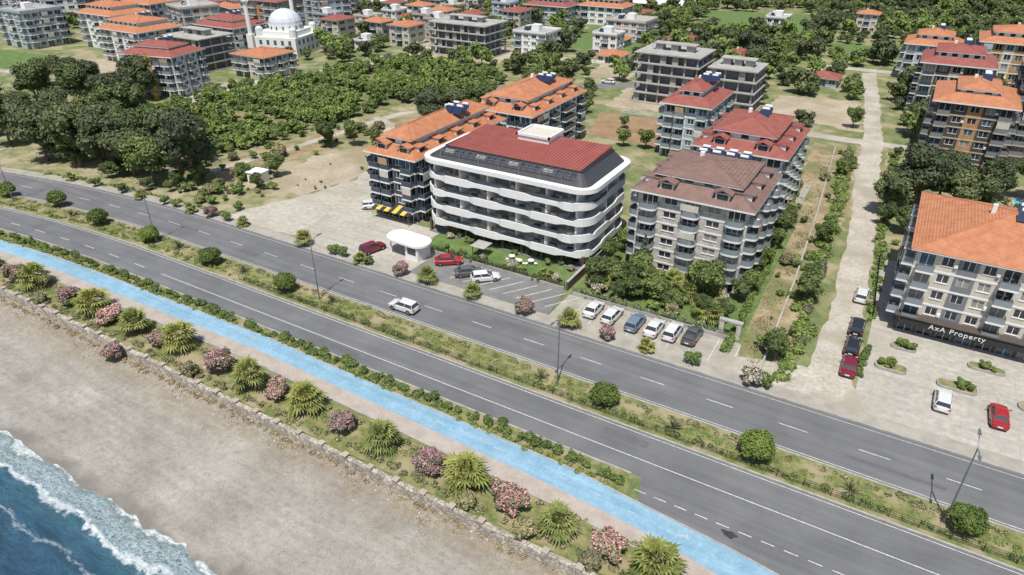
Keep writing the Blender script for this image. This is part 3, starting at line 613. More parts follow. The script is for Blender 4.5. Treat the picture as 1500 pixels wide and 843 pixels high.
# ------------------------------------------------------------------ buildings
BL=[]
class Bld(MB):
    def __init__(s,x0,x1,y0,y1):
        super().__init__(); s.cx=(x0+x1)/2; s.cy=(y0+y1)/2; s.hx=(x1-x0)/2; s.hy=(y1-y0)/2; BL.append((x0-2,x1+2,y0-2,y1+2))
    def corners(s): return [(-s.hx,-s.hy),(s.hx,-s.hy),(s.hx,s.hy),(-s.hx,s.hy)]
    def side(s,k,w=0):
        c=s.corners(); a,b_=Vector(c[k]),Vector(c[(k+1)%4]); d=(b_-a).normalized(); n=Vector((d.y,-d.x)); L=(b_-a).length
        def ob(part,mat,u0,u1,w0,w1,z0,z1):
            P=[a+d*u0+n*w1,a+d*u1+n*w1,a+d*u1+n*w0,a+d*u0+n*w0]
            s.hexa(part,mat,[(p.x,p.y,z0) for p in P]+[(p.x,p.y,z1) for p in P])
        return ob,L,(a,d,n)
    def facade(s,k,pat,floors,fh,wall,z0=0,rail='railg',slab='white',accent=None,bw=1.3,frame='white',ground=None,skip0=True,round_=False,glass=('glassd','glassd','glassb','curtain')):
        ob,L,(a,d,n)=s.side(k); nb=len(pat); st=.25; w=(L-st)/nb
        for f in range(floors):
            zf=z0+f*fh; zt=zf+fh
            for i,ch in enumerate(pat):
                u0=st+i*w; u1=u0+w; wm=wall
                if accent and ch in 'AE': wm=accent
                if f==0 and ground: wm=ground
                if ch in '.': ob('walls',wm,u0,u1,-.25,0,zf,zt); continue
                if f==0 and ground: m_,s0,t0=.25,.1,.5
                elif ch in 'DRE': m_,s0,t0=w*.12,.12,.35
                elif ch=='w': m_,s0,t0=w*.32,1.1,.45
                else: m_,s0,t0=w*.2,.85,.4
                ob('walls',wm,u0,u0+m_,-.25,0,zf,zt); ob('walls',wm,u1-m_,u1,-.25,0,zf,zt)
                ob('walls',wm,u0+m_,u1-m_,-.25,0,zf,zf+s0); ob('walls',wm,u0+m_,u1-m_,-.25,0,zt-t0,zt)
                g=random.choice(glass); ob('window_glass',g,u0+m_,u1-m_,-.2,-.16,zf+s0,zt-t0)
                mid=(u0+u1)/2
                for uu in ([mid] if u1-u0-2*m_<2.2 else [mid-(u1-u0-2*m_)/6,mid+(u1-u0-2*m_)/6]): ob('window_frames',frame,uu-.035,uu+.035,-.16,-.1,zf+s0,zt-t0)
                ob('window_frames',frame,u0+m_,u0+m_+.05,-.16,-.1,zf+s0,zt-t0); ob('window_frames',frame,u1-m_-.05,u1-m_,-.16,-.1,zf+s0,zt-t0)
                if ch=='W' and not(f==0 and ground):
                    ob('window_sills',frame,u0+m_-.06,u1-m_+.06,.003,.08,zf+s0-.08,zf+s0)
                    if random.random()<.3: ob('air_conditioners','white',u1-m_+.05,min(u1,u1-m_+.6),.003,.28,zf+.9,zf+1.3)
                if ch in 'DRE' and not (f==0 and skip0):
                    e=.06*w
                    if ch=='R' or round_:
                        nn=9; uc=mid; hw=w/2-e; P=[]
                        for q in range(nn+1):
                            t=math.pi*q/nn; cu=uc-hw*math.copysign(abs(math.cos(t))**.6,math.cos(t)); cw=.02+bw*math.sin(t)**.6; p=a+d*cu+n*cw; P.append((p.x,p.y))
                        s.prism('balcony_slabs',slab,P,zf-.2,zf+.1)
                        zb=[zf+.1]*len(P); s.ring('balcony_rails',rail,P,zb,[zf+.85]*len(P),.04,False); s.ring('balcony_handrails','metal',P,[zf+.86]*len(P),[zf+.92]*len(P),.06,False)
                    else:
                        ob('balcony_slabs',slab,u0+e,u1-e,.01,bw,zf-.18,zf+.08)
                        ob('balcony_rails',rail,u0+e+.05,u1-e-.05,bw-.06,bw-.02,zf+.1,zf+.9); ob('balcony_rails',rail,u0+e+.02,u0+e+.05,.02,bw-.07,zf+.1,zf+.9); ob('balcony_rails',rail,u1-e-.05,u1-e-.02,.02,bw-.07,zf+.1,zf+.9)
                        ob('balcony_handrails','metal',u0+e,u1-e,bw-.08,bw,zf+.91,zf+.96)
                    if random.random()<.35: ob('balcony_furniture','white',mid-.5,mid-.1,.4,.8,zf+.1,zf+.55); ob('balcony_furniture','white',mid+.1,mid+.5,.4,.8,zf+.1,zf+.55)
                    if random.random()<.12: ob('balcony_awnings',random.choice(['cream','warm','bluew']),u0+e+.1,u1-e-.1,bw-.02,bw+.02,zf+.96,zt-.2)
    def core(s,H,z0=0,mat='dark',i=.27): s.box('floors',mat,-s.hx+i,s.hx-i,-s.hy+i,s.hy-i,z0,H)
    def hip(s,z,h,ov=.8,mat='rtile',x0=None,x1=None,y0=None,y1=None,th=.22,top=None):
        x0=-s.hx if x0 is None else x0; x1=s.hx if x1 is None else x1; y0=-s.hy if y0 is None else y0; y1=s.hy if y1 is None else y1
        x0-=ov;x1+=ov;y0-=ov;y1+=ov
        s.box('eaves','white',x0,x1,y0,y1,z,z+th)
        w,l=x1-x0,y1-y0; z+=th+.003; e=.06; x0-=e;x1+=e;y0-=e;y1+=e
        c=[(x0,y0,z),(x1,y0,z),(x1,y1,z),(x0,y1,z)]
        if w<l: r0=((x0+x1)/2,y0+w/2,z+h); r1=((x0+x1)/2,y1-w/2,z+h); fs=[[c[0],c[1],r0],[c[1],c[2],r1,r0],[c[2],c[3],r1],[c[3],c[0],r0,r1]]
        else: r0=(x0+l/2,(y0+y1)/2,z+h); r1=(x1-l/2,(y0+y1)/2,z+h); fs=[[c[0],c[1],r1,r0],[c[1],c[2],r1],[c[2],c[3],r0,r1],[c[3],c[0],r0]]
        for q in fs: s.poly('roof_tiles',mat,q)
        s.cyl('ridge',mat,r0,r1,.12,.12,5)
        for q,rr in ((c[0],r0),(c[3],r0 if w>=l else r1),(c[1],r1 if w>=l else r0),(c[2],r1)): s.cyl('ridge',mat,q,rr,.1,.1,5)
    def skirt(s,z,h,inset,ov,mat):
        x0,x1,y0,y1=-s.hx,s.hx,-s.hy,s.hy
        s.box('eaves','white',x0-ov,x1+ov,y0-ov,y1+ov,z,z+.25); z+=.253
        o=[(x0-ov,y0-ov),(x1+ov,y0-ov),(x1+ov,y1+ov),(x0-ov,y1+ov)]; i=[(x0+inset,y0+inset),(x1-inset,y0+inset),(x1-inset,y1-inset),(x0+inset,y1-inset)]
        for k in range(4):
            j=(k+1)%4; s.poly('roof_tiles',mat,[(*o[k],z),(*o[j],z),(*i[j],z+h),(*i[k],z+h)])
        s.poly('roof_deck','conc',[(*p,z+h-.003) for p in i])
    def tank(s,x,y,z,n=2):
        for q in range(n):
            yy=y+q*1.9
            s.hexa('solar_panels','solar',[(x-.9,yy-.7,z+.3),(x+.9,yy-.7,z+.3),(x+.9,yy+.5,z+1.2),(x-.9,yy+.5,z+1.2),(x-.9,yy-.75,z+.38),(x+.9,yy-.75,z+.38),(x+.9,yy+.45,z+1.28),(x-.9,yy+.45,z+1.28)])
            s.cyl('water_tanks','plast',(x-.6,yy+.75,z+1.4),(x+.6,yy+.75,z+1.4),.28,.28,8)
            for dx in(-.6,.6): s.box('tank_frame','metal',x+dx-.03,x+dx+.03,yy+.72,yy+.78,z-.3,z+1.2)
    def fin(s,name,rot=0): return s.done(name,(s.cx,s.cy,0),rot)
def std(name,x0,x1,y0,y1,floors,fh,wall,pf,ps,roof='rtile',rh=2.,rail='railg',accent=None,pent=True,ground=None,rot=0,slab='white',round_=False,tanks=1,band=True,glass=('glassd','glassd','glassb','curtain'),bw=1.3,inset=2.2,extra=None,dormer=True,ph=1.0):
    B=Bld(x0,x1,y0,y1); H=floors*fh; B.core(H)
    B.box('plinth','conc',-B.hx-.1,B.hx+.1,-B.hy-.1,B.hy+.1,-.2,.12)
    for k in range(4): B.facade(k,pf if k%2==0 else ps,floors,fh,wall,0,rail,slab,accent,bw,ground=ground,round_=round_,glass=glass)
    if band:
        for f in range(1,floors+1):
            z=f*fh
            for (a,b_,c,d) in ((-B.hx-.05,B.hx+.05,-B.hy-.05,-B.hy-.002),(-B.hx-.05,B.hx+.05,B.hy+.002,B.hy+.05),(-B.hx-.05,-B.hx-.002,-B.hy-.002,B.hy+.002),(B.hx+.002,B.hx+.05,-B.hy-.002,B.hy+.002)): B.box('floor_bands',slab,a,b_,c,d,z-.25,z-.01)
    if roof is None: 
        B.box('roof_slab','conc',-B.hx-.4,B.hx+.4,-B.hy-.4,B.hy+.4,H,H+.3)
        B.ring('parapet',wall,[(-B.hx-.4,-B.hy-.4),(B.hx+.4,-B.hy-.4),(B.hx+.4,B.hy+.4),(-B.hx-.4,B.hy+.4)],[H+.3]*4,[H+.9]*4,.2)
        B.box('stair_tower','white',-1.5,1.5,-1.5,1.5,H+.3,H+2.4)
        for q in range(tanks): B.tank(-B.hx*.5+q*2.2,-B.hy*.3,H+.3,2)
    elif pent:
        B.skirt(H,1.25,inset,.9,roof)
        i=inset+.5; hx,hy=B.hx-i,B.hy-i; zt=H+1.5+ph
        B.box('penthouse_walls','white' if wall!='stonecl' else 'cream',-hx,hx,-hy,hy,H+.45,zt)
        n=max(2,int(hx*2/2.4))
        for q in range(n):
            u=-hx+(q+.5)*2*hx/n; B.box('penthouse_windows','glassd',u-.6,u+.6,-hy-.02,-hy+.1,H+1.6,zt-.1)
        B.hip(zt,rh,.7,roof,-hx,hx,-hy,hy)
        if dormer:
            for sx in (-.5,.5):
                ux=B.hx*sx; B.box('dormer_walls','white',ux-1.,ux+1.,-B.hy+.3,-B.hy+2.4,H+.25,H+1.7); B.box('dormer_glass','glassd',ux-.75,ux+.75,-B.hy+.26,-B.hy+.3,H+.6,H+1.55)
                z=H+1.7
                for sg in(-1,1): B.hexa('dormer_roof',roof,[(ux,-B.hy-.1,z+.5),(ux+sg*1.35,-B.hy-.1,z-.1),(ux+sg*1.35,-B.hy+3.2,z-.1),(ux,-B.hy+3.2,z+.5),(ux,-B.hy-.1,z+.62),(ux+sg*1.35,-B.hy-.1,z+.02),(ux+sg*1.35,-B.hy+3.2,z+.02),(ux,-B.hy+3.2,z+.62)])
            m_=max(2,int(B.hy*2/5))
            for q in range(m_):
                v_=-B.hy+(q+.5)*2*B.hy/m_
                for sg in (-1,1):
                    xa,xb=sorted((sg*(B.hx-.3),sg*(B.hx-2.4))); B.box('dormer_walls','white',xa,xb,v_-.9,v_+.9,H+.25,H+1.6); xa,xb=sorted((sg*(B.hx-.3),sg*(B.hx-.26))); B.box('dormer_glass','glassd',xa,xb,v_-.65,v_+.65,H+.6,H+1.5)
                    xa,xb=sorted((sg*(B.hx+.1),sg*(B.hx-3))); B.box('dormer_roof',roof,xa,xb,v_-1.1,v_+1.1,H+1.6,H+1.75)
        for q in range(tanks): B.tank(B.hx*.15+q*2.,hy*.2,zt+rh*.6,2)
        B.box('chimney','white',-hx*.4,-hx*.4+.6,hy*.3,hy*.3+.6,H+2,zt+rh+.5)
    else:
        B.hip(H,rh,.7,roof)
        B.box('chimney','white',-B.hx*.3,-B.hx*.3+.5,0,.5,H,H+rh+.6)
    if extra: extra(B,H)
    return B.fin(name,rot)
def skeleton(name,x0,x1,y0,y1,floors,fh,rot=0):
    B=Bld(x0,x1,y0,y1)
    nx=max(3,int((x1-x0)/3.2)); ny=max(3,int((y1-y0)/3.4))
    for f in range(floors+1):
        z=f*fh; B.box('floor_slabs','conc',-B.hx-.6,B.hx+.6,-B.hy-.6,B.hy+.6,z-.02,z+.3)
        if f<floors:
            for i in range(nx+1):
                for j in range(ny+1):
                    x=-B.hx+.2+(2*B.hx-.4)*i/nx; y=-B.hy+.2+(2*B.hy-.4)*j/ny; B.box('columns','conc',x-.2,x+.2,y-.2,y+.2,z+.3,z+fh-.02)
            B.box('inner_walls','grey',-B.hx+1.4,B.hx-1.4,-B.hy+1.5,B.hy-1.5,z+.3,z+fh-.02)
            for i in range(nx):
                if random.random()<.4: x=-B.hx+.2+(2*B.hx-.4)*i/nx; B.box('infill_walls','conc',x+.2,x+1.4,-B.hy+.05,-B.hy+.25,z+.3,z+fh-.02)
    z=floors*fh+.3
    for i in range(3): B.box('stair_towers','conc',-B.hx*.5+i*B.hx*.5-1,-B.hx*.5+i*B.hx*.5+1,-1.2,1.2,z,z+1.6)
    B.box('roof_canopy','conc',-B.hx*.5-1.6,B.hx*.5+1.6,-1.8,1.8,z+1.6,z+1.85)
    return B.fin(name,rot)
def main_building():
    x0,x1,y0,y1=-64.6,-38.6,86.2,98.6
    B=Bld(x0,x1,y0,y1); BL[-1]=(-69,-34,80,103); fh=2.58
    B.core(12.8)
    for k,pat in ((0,'DEDWEDWDED'),(1,'DEWED'),(2,'WWWWWWWW'),(3,'DEWED')):
        B.facade(k,pat,5,fh,'cream' ,0,accent='warm',skip0=True,bw=.01,rail='railg',glass=('glassd','glassd','curtain','warm'),frame='dmetal')
    X0,X1,Y0,Y1=-67-B.cx,-36.2-B.cx,83.2-B.cy,100.2-B.cy
    for f in range(1,5):
        z=f*fh
        base=rrect(X0+.4,X1-.4,Y0+.4,Y1-.4,3.2,8,.6)
        P=[];zt=[];zb=[]
        for (x,y) in base:
            fr=abs(y-(Y0+.4))<.3; sd=(x>X1-.7 or x<X0+.7)
            k=.5+.5*math.sin((x+(f%2)*5.2)*.6) if fr else (.5+.5*math.sin((y+f*3)*.6) if sd else .75)
            e=min(1,max(0,(k-.3)/.4)); e=e*e*(3-2*e)
            o=(.45*e if fr else 0)
            P.append((x,y-o)); zt.append(z+.38+.42*e); zb.append(z-.32-.12*e)
        B.prism('balcony_slabs','white',P,z-.18,z+.08)
        B.ring('balcony_fascia','white',[(p[0]*1.002,p[1]*1.003) for p in P],zb,zt,.22)
        P2=[(p[0]*.992,p[1]*.985) for p in P]; B.ring('balcony_glass_rails','raild',P2,[z+.1]*len(P2),[z+.92]*len(P2),.03)
        for u in (-B.hx+5.2,-B.hx+10.4,-B.hx+15.6,-B.hx+20.8): B.box('balcony_partitions','white',u-.14,u+.14,-B.hy-2.1,-B.hy-.01,z+.09,z+fh-.2)
        for u in (-B.hx+.2,B.hx-.2): B.box('balcony_partitions','white',u-.15,u+.15,-B.hy-2.,-B.hy-.01,z+.09,z+fh-.2)
        for v_ in (-2,2): B.box('balcony_partitions','white',B.hx+.01,B.hx+1.9,v_-.1,v_+.1,z+.09,z+fh-.2)
        for i in range(9):
            u=-B.hx+1.5+i*2.9; B.box('balcony_furniture',random.choice(['warm','darkbr','cream']),u-.5,u+.5,-B.hy-1.6,-B.hy-1.0,z+.1,z+.55)
    for u in np.linspace(-B.hx-1.2,B.hx+1.2,9): B.box('columns','darkbr',u-.2,u+.2,-B.hy-2.,-B.hy-1.6,0,fh-.19)
    B.box('garden_terrace','grey',-B.hx-1.5,B.hx+1.5,-B.hy-2.2,-B.hy-.3,0,.25)
    z=12.85; P=rrect(X0,X1,Y0,Y1,3.0,8)
    B.prism('roof_eave','white',P,z-.2,z+.5)
    a=rrect(X0+1.1,X1-1.1,Y0+1.,Y1-1.,1.5,4); b_=rrect(-63.6-B.cx,-39.2-B.cx,86.2-B.cy,98.4-B.cy,.6,4)
    for i in range(len(a)): j=(i+1)%len(a); B.poly('mansard','mansard',[(*a[i],z+.5),(*a[j],z+.5),(*b_[j],z+1.95),(*b_[i],z+1.95)])
    B.prism('roof_edge','dmetal',[(p[0]*1.01,p[1]*1.01) for p in b_],z+1.9,z+2.05)
    rx0,rx1,ry0,ry1=-63.2-B.cx,-39.6-B.cx,86.5-B.cy,98.1-B.cy
    B.hexa('red_roof','seam',[(rx0,ry0,z+2.06),(rx1,ry0,z+2.06),(rx1,ry1,z+2.06),(rx0,ry1,z+2.06),(rx0,ry0,z+2.1),(rx1,ry0,z+2.1),(rx1,ry1,z+2.6),(rx0,ry1,z+2.6)])
    for u in np.arange(rx0+.25,rx1,.55): B.hexa('roof_seams','seam',[(u-.03,ry0,z+2.1),(u+.03,ry0,z+2.1),(u+.03,ry1,z+2.6),(u-.03,ry1,z+2.6),(u-.03,ry0,z+2.2),(u+.03,ry0,z+2.2),(u+.03,ry1,z+2.7),(u-.03,ry1,z+2.7)])
    for i,u in enumerate(np.linspace(rx0+1,rx1-1,12)):
        B.hexa('mansard_glazing','glassd' if i%3 else 'curtain',[(u-.8,Y0+1.5,z+.75),(u+.8,Y0+1.5,z+.75),(u+.8,Y0+1.52,z+.8),(u-.8,Y0+1.52,z+.8),(u-.8,ry0-.7,z+1.7),(u+.8,ry0-.7,z+1.7),(u+.8,ry0-.65,z+1.75),(u-.8,ry0-.65,z+1.75)])
    for u in np.arange(rx0,rx1,1.2): B.box('pergola_beams','metal',u-.04,u+.04,Y0+1.3,ry0,z+1.95,z+2.03)
    for v_ in (Y0+1.35,): B.box('pergola_beams','metal',rx0,rx1,v_-.04,v_+.04,z+1.86,z+1.947)
    for u in np.arange(rx0,rx1,3.6): B.box('pergola_posts','metal',u-.04,u+.04,Y0+1.31,Y0+1.39,z+.5,z+1.855)
    bx0,bx1,by0,by1=-54.5-B.cx,-48.8-B.cx,94-B.cy,99.2-B.cy
    B.box('lift_tower','white',bx0,bx1,by0,by1,z,z+3.2)
    B.ring('lift_parapet','white',[(bx0-.2,by0-.2),(bx1+.2,by0-.2),(bx1+.2,by1+.2),(bx0-.2,by1+.2)],[z+3.2]*4,[z+3.6]*4,.3)
    B.box('lift_roof','cream',bx0,bx1,by0,by1,z+3.201,z+3.3)
    B.fin('white_apartment_building')
main_building()
std('orange_roof_apartment_building',-79,-69.5,85.5,113,5,2.3,'navy','DEWD','DWDEDWDWD','rtile',1.6,'raild',pent=True,ground='glassd',tanks=2,inset=1.6,accent='grey',glass=('glassd','glassb','glassd'))
std('orange_roof_apartment_building',-80,-66.5,120,144,5,2.15,'white','DEWED','EDWEWEDWE','rtile',1.7,'raild',pent=True,tanks=2,accent='navy',inset=1.8)
def b4x(B,H):
    for q in range(4): B.tank(-3+q*2.1,B.hy-2.4,H+1.4,2)
std('brown_roof_apartment_building',-31.5,-15.6,89.5,105,6,2.12,'stonecl','RWRWR','RWRWR','rbrown',1.2,'railg',round_=True,pent=True,tanks=0,bw=1.5,inset=1.8,extra=b4x,ph=.7)
std('red_roof_apartment_building',-30.5,-16.2,114,132,6,2.1,'white','DWRWD','DWRWRWD','rred',1.5,'railg',pent=True,tanks=1,round_=True,inset=2)
std('pale_blue_apartment_building',-46.,-36.5,141.5,157,5,2.3,'bluew','DEWD','DWDWD','rred',1.3,'railg',accent='white',pent=True,tanks=2,dormer=False)
skeleton('unfinished_concrete_building',-68,-51,181,194,5,2.6); skeleton('unfinished_concrete_building',-48,-36.5,182,193,4,2.75)
skeleton('unfinished_concrete_building',-155,-132,205,219,4,2.7)
def b9x(B,H): B.tank(.5,-1.5,H+2.6,2)
std('orange_roof_shop_building',4.8,25,91,111,5,2.35,'cream','DWAWDWAWD','DWDWWDWD','rtile',3.2,'railg',accent='grey',pent=False,ground='darkbr',tanks=0,extra=b9x)
std('brown_apartment_building',3.6,17,162.5,180,6,2.3,'darkbr','DWAWD','DWDAWD','rtile',1.2,'grey',accent='orangew',pent=True,tanks=1,slab='beige',dormer=False,ph=.6,inset=3.)
std('brown_apartment_building',19,34,174,196,8,2.2,'darkbr','DWAWD','DWDAWD','rtile',1.2,'grey',accent='beige',pent=True,tanks=1,slab='beige',dormer=False,ph=.6,inset=3.)
std('brown_apartment_building',-1,14,206,222,5,2.6,'beige','DAWAD','DWDAWD','rred',1.3,'raild',accent='darkbr',pent=True,tanks=1,dormer=False)
std('apartment_building',-7,7,248,262,4,2.6,'white','DAWAD','DWDAWD','rtile',1.5,accent='bluew',dormer=False)
std('apartment_building',12,34,246,262,5,2.6,'cream','DAWADWAD','DWDAWD','rtile',1.5,accent='orangew',dormer=False)
std('apartment_building',-197,-180,117,129,5,2.2,'white','DEWED','DWDWD','rred',1.,accent='bluew',rot=rad(12),dormer=False,ph=.4)
std('apartment_building',-245,-224,139,155,5,2.1,'white','DEWDWED','DWDWD','rtile',1.2,accent='orangew',dormer=False)
skeleton('unfinished_concrete_building',-216,-199,143,156,4,2.5)
std('apartment_building',-188,-174,146,158,3,2.2,'beige','DEWD','DWDWD','rtile',1.2,accent='white',pent=False)
std('apartment_building',-230,-211,166,180,4,2.3,'cream','DEWDWED','DWDWD','rred',1.2,accent='navy',dormer=False,ph=.5)
std('apartment_building',-304,-286,136,150,5,2.5,'bluew','DWRWD','DWDWD',None,accent='white')
std('apartment_building',-275,-255,150,165,5,2.4,'white','DWRWD','DWDWD','rtile',1.2,accent='orangew',dormer=False)
std('small_apartment_building',-130,-117,221,232,3,2.4,'white','DWWD','DWWD',None)
std('small_apartment_building',-160,-140,282,294,3,2.5,'bluew','DWWWD','DWWD','rred',1.2,dormer=False)
std('small_apartment_building',-138,-118,292,304,3,2.5,'white','DWWWD','DWWD','rtile',1.2,dormer=False)
std('small_apartment_building',-112,-96,262,274,3,2.4,'cream','DWWWD','DWWD',None)
cols=['white','cream','bluew','beige','white','orangew']; rfs=['rtile','rred','rtile',None]
houses=[(-186,199),(-178,210),(-195,222),(-186,235),(-205,255),(-232,270),(-203,278),(-180,262),(-170,245),(-104,232),(-98,222),(-210,207),(-222,215),(-192,212),(-88,262),(-60,300),(-30,330),(-30,225),(-175,228),(-168,236),(-198,240),(-215,232),(-108,250),(-60,245),(-215,250),(-188,248),(-160,262),(-176,280),(-148,310),(-125,318),(-165,320),(-205,300),(-222,290)]
for i,(x,y) in enumerate(houses):
    w=random.uniform(6,10); l=random.uniform(6,10); std('house',x,x+w,y,y+l,random.choice([1,2,2,3]),2.4,cols[i%5],'WDW','WW','rtile' if i%3==1 else ('rred' if i%3==2 else None),1.3,pent=False,band=False,tanks=1)
far=[]; tries=0
while len(far)<54 and tries<2500:
    tries+=1
    x=random.uniform(-460,-215); y=random.uniform(165,410); w=random.uniform(12,19)
    if y>210 and x>-240 and y<240: continue
    if any(abs(x-q[0])<22 and abs(y-q[1])<21 for q in far): continue
    if any(b[0]-20<x<b[1]+4 and b[2]-18<y<b[3]+4 for b in BL): continue
    if abs(x+203)<26 and abs(y-184)<26: continue
    if y>x*1.0+620: continue
    far.append((x,y)); k=len(far)
    std('apartment_building',x,x+w,y,y+random.uniform(12,16),random.choice([3,4,5,5,6]),2.5,cols[k%6],random.choice(['DWEWD','DEWED','DWDWD']),'DWWD',rfs[k%4],1.3,pent=(k%2==0),accent=random.choice(['orangew','bluew','white','grey','navy']),rot=rad(random.uniform(-20,20)),band=(k%3==0),dormer=False)
for (x,y) in [(40,300),(64,320),(-120,360),(-155,380),(-95,420)]:
    std('apartment_building',x,x+16,y,y+13,3,2.5,'white','DWEWD','DWWD','rtile',1.4,pent=False,accent='bluew',band=False)
def greenhouse(x,y,L,n,rot):
    mb=MB()
    for i in range(n):
        y0=i*7; P=[]
        for q in range(9): t=math.pi*q/8; P.append((y0+3.5-3.4*math.cos(t),2.4+1.5*math.sin(t)))
        for q in range(8):
            a,b_=P[q],P[q+1]; mb.poly('plastic_cover','plast',[(0,a[0],a[1]),(L,a[0],a[1]),(L,b_[0],b_[1]),(0,b_[0],b_[1])])
        for X_ in (0,L): mb.poly('end_wall','plast',[(X_,p[0],p[1]) for p in P]+[(X_,P[-1][0],0),(X_,P[0][0],0)])
        for X_ in np.arange(0,L,6): mb.cyl('posts','metal',(X_,y0+.1,0),(X_,y0+.1,2.4),.06,.06,4)
    mb.done('greenhouse',(x,y,0),rot)
    ca,sa=math.cos(rot),math.sin(rot)
    for t in np.arange(0,L+1,6):
        for w in np.arange(0,n*7+1,6): X_,Y_=x+t*ca-w*sa,y+t*sa+w*ca; BL.append((X_-4,X_+4,Y_-4,Y_+4))
greenhouse(-300,235,60,4,rad(35)); greenhouse(-262,262,40,4,rad(35)); greenhouse(-160,345,50,3,rad(5)); greenhouse(-350,290,70,4,rad(35)); greenhouse(-195,360,60,3,rad(10))
M['domew']=flat('dome_lead',(.6,.64,.68),.5)
def mosque(cx,cy):
    BL.append((cx-12,cx+12,cy-12,cy+12)); mb=MB()
    def dome(part,mat,x,y,z,r,hz=.85,n=16,m_=7):
        V,F=mb._g(part,mat); k=len(V)
        for a in range(m_+1):
            ph=math.pi/2*a/m_
            for q in range(n): th=2*math.pi*q/n; V.append((x+r*math.cos(ph)*math.cos(th),y+r*math.cos(ph)*math.sin(th),z+r*hz*math.sin(ph)))
        for a in range(m_):
            for q in range(n): F.append((k+a*n+q,k+a*n+(q+1)%n,k+(a+1)*n+(q+1)%n,k+(a+1)*n+q))
    mb.box('walls','white',-9,9,-9,9,0,7)
    for s in range(4):
        c,sn=round(math.cos(s*math.pi/2)),round(math.sin(s*math.pi/2))
        for i in range(5):
            u=-6.4+i*3.2
            for z in (1.2,4.3):
                p=(c*u-sn*-9.03,sn*u+c*-9.03); mb.box('windows','glassb',p[0]-(.6 if c else .04),p[0]+(.6 if c else .04),p[1]-(.6 if sn else .04),p[1]+(.6 if sn else .04),z,z+1.7)
    mb.box('upper_walls','white',-7.4,7.4,-7.4,7.4,7,9); mb.cyl('drum','white',(0,0,9),(0,0,11),6.6,6.6,20)
    for i in range(16):
        t=math.pi*2*i/16; mb.cyl('drum_windows','glassb',(6.63*math.cos(t),6.63*math.sin(t),9.5),(6.63*math.cos(t),6.63*math.sin(t),10.6),.3,.3,6)
    dome('dome','domew',0,0,11,6.5); mb.cyl('finial','metal',(0,0,16.3),(0,0,18.2),.15,.03,6)
    for sx in (-1,1):
        for sy in (-1,1): mb.cyl('turret','white',(sx*7.4,sy*7.4,7),(sx*7.4,sy*7.4,9.6),1.5,1.5,10); dome('small_dome','domew',sx*7.4,sy*7.4,9.6,1.5)
    for (x,y) in ((-10.5,-9.),(-3.,11)):
        mb.box('minaret_base','white',x-1.2,x+1.2,y-1.2,y+1.2,0,8); mb.cyl('minaret','white',(x,y,8),(x,y,20),.85,.8,10)
        mb.cyl('balcony','white',(x,y,19),(x,y,20),.9,1.5,10); mb.cyl('minaret','white',(x,y,20),(x,y,27),.7,.65,10); mb.cyl('balcony','white',(x,y,26),(x,y,27),.7,1.3,10); mb.cyl('minaret','white',(x,y,27),(x,y,30),.6,.6,10); mb.cyl('spire','bluew',(x,y,30),(x,y,35),.75,.03,10)
    mb.done('mosque',(cx,cy,0),rad(15),.9)
mosque(-201,181)
mb=MB()
for z in np.arange(0,12,1.): 
    for a,b_ in (((-.4,-.4),(.4,-.4)),((.4,-.4),(.4,.4)),((.4,.4),(-.4,.4)),((-.4,.4),(-.4,-.4))): mb.cyl('lattice','yellow',(*a,z),(*b_,z+1),.05,.05,4)
for a in ((-.4,-.4),(.4,-.4),(.4,.4),(-.4,.4)): mb.cyl('mast','yellow',(*a,0),(*a,12),.09,.09,4)
mb.done('construction_hoist',(-183,114.5,0))
mb=MB()
for i in range(9): mb.hexa('fabric','yellow' if i%2 else 'dark',[(i*.9,0,2.0),(i*.9+.9,0,2.0),(i*.9+.9,2.2,2.6),(i*.9,2.2,2.6),(i*.9,0,2.05),(i*.9+.9,0,2.05),(i*.9+.9,2.2,2.65),(i*.9,2.2,2.65)])
for x in (.1,8): mb.cyl('poles','metal',(x,.1,0),(x,.1,2.),.04,.04,5)
mb.done('shop_awning',(-78,83.2,0))
mb=MB(); P=rrect(-4.,4.,-2.,2.,1.9,7); mb.prism('canopy','white',P,2.5,2.85)
mb.prism('canopy_top','white',[(p[0]*.93,p[1]*.88) for p in P],2.851,2.95)
mb.box('room','white',.4,3.,-1.5,1.5,0,2.49); mb.box('window','glassd',.36,.39,-1.,1.,1,2.2); mb.box('window','glassd',.9,2.6,-1.54,-1.51,1,2.2)
for x,y in ((-2.9,-1.2),(-2.9,1.2)): mb.cyl('columns','white',(x,y,0),(x,y,2.5),.14,.14,8)
mb.done('gatehouse',(-63.5,75.4,.05),rad(-4))
mb=MB(); mb.box('walls','white',-1.5,1.5,-1.4,1.4,0,2.1); mb.box('roof','white',-1.7,1.7,-1.6,1.6,2.1,2.25); mb.box('door','glassd',-.4,.4,-1.45,-1.403,0,1.8); mb.done('white_hut',(-109.4,85.4,0),.1)
mb=MB()
for x in (-1.,1.):
    for y in (-1.,1.): mb.cyl('posts','darkbr',(x,y,0),(x,y,1.9),.06,.06,6)
ap=(0,0,2.5); c=[(-1.3,-1.3,1.9),(1.3,-1.3,1.9),(1.3,1.3,1.9),(-1.3,1.3,1.9)]
for i in range(4): mb.poly('roof','conc',[c[i],c[(i+1)%4],ap])
mb.box('table','darkbr',-.6,.6,-.4,.4,.65,.72); mb.cyl('table','darkbr',(0,0,0),(0,0,.65),.06,.06,6); mb.done('garden_gazebo',(-53.5,80.9,.05))
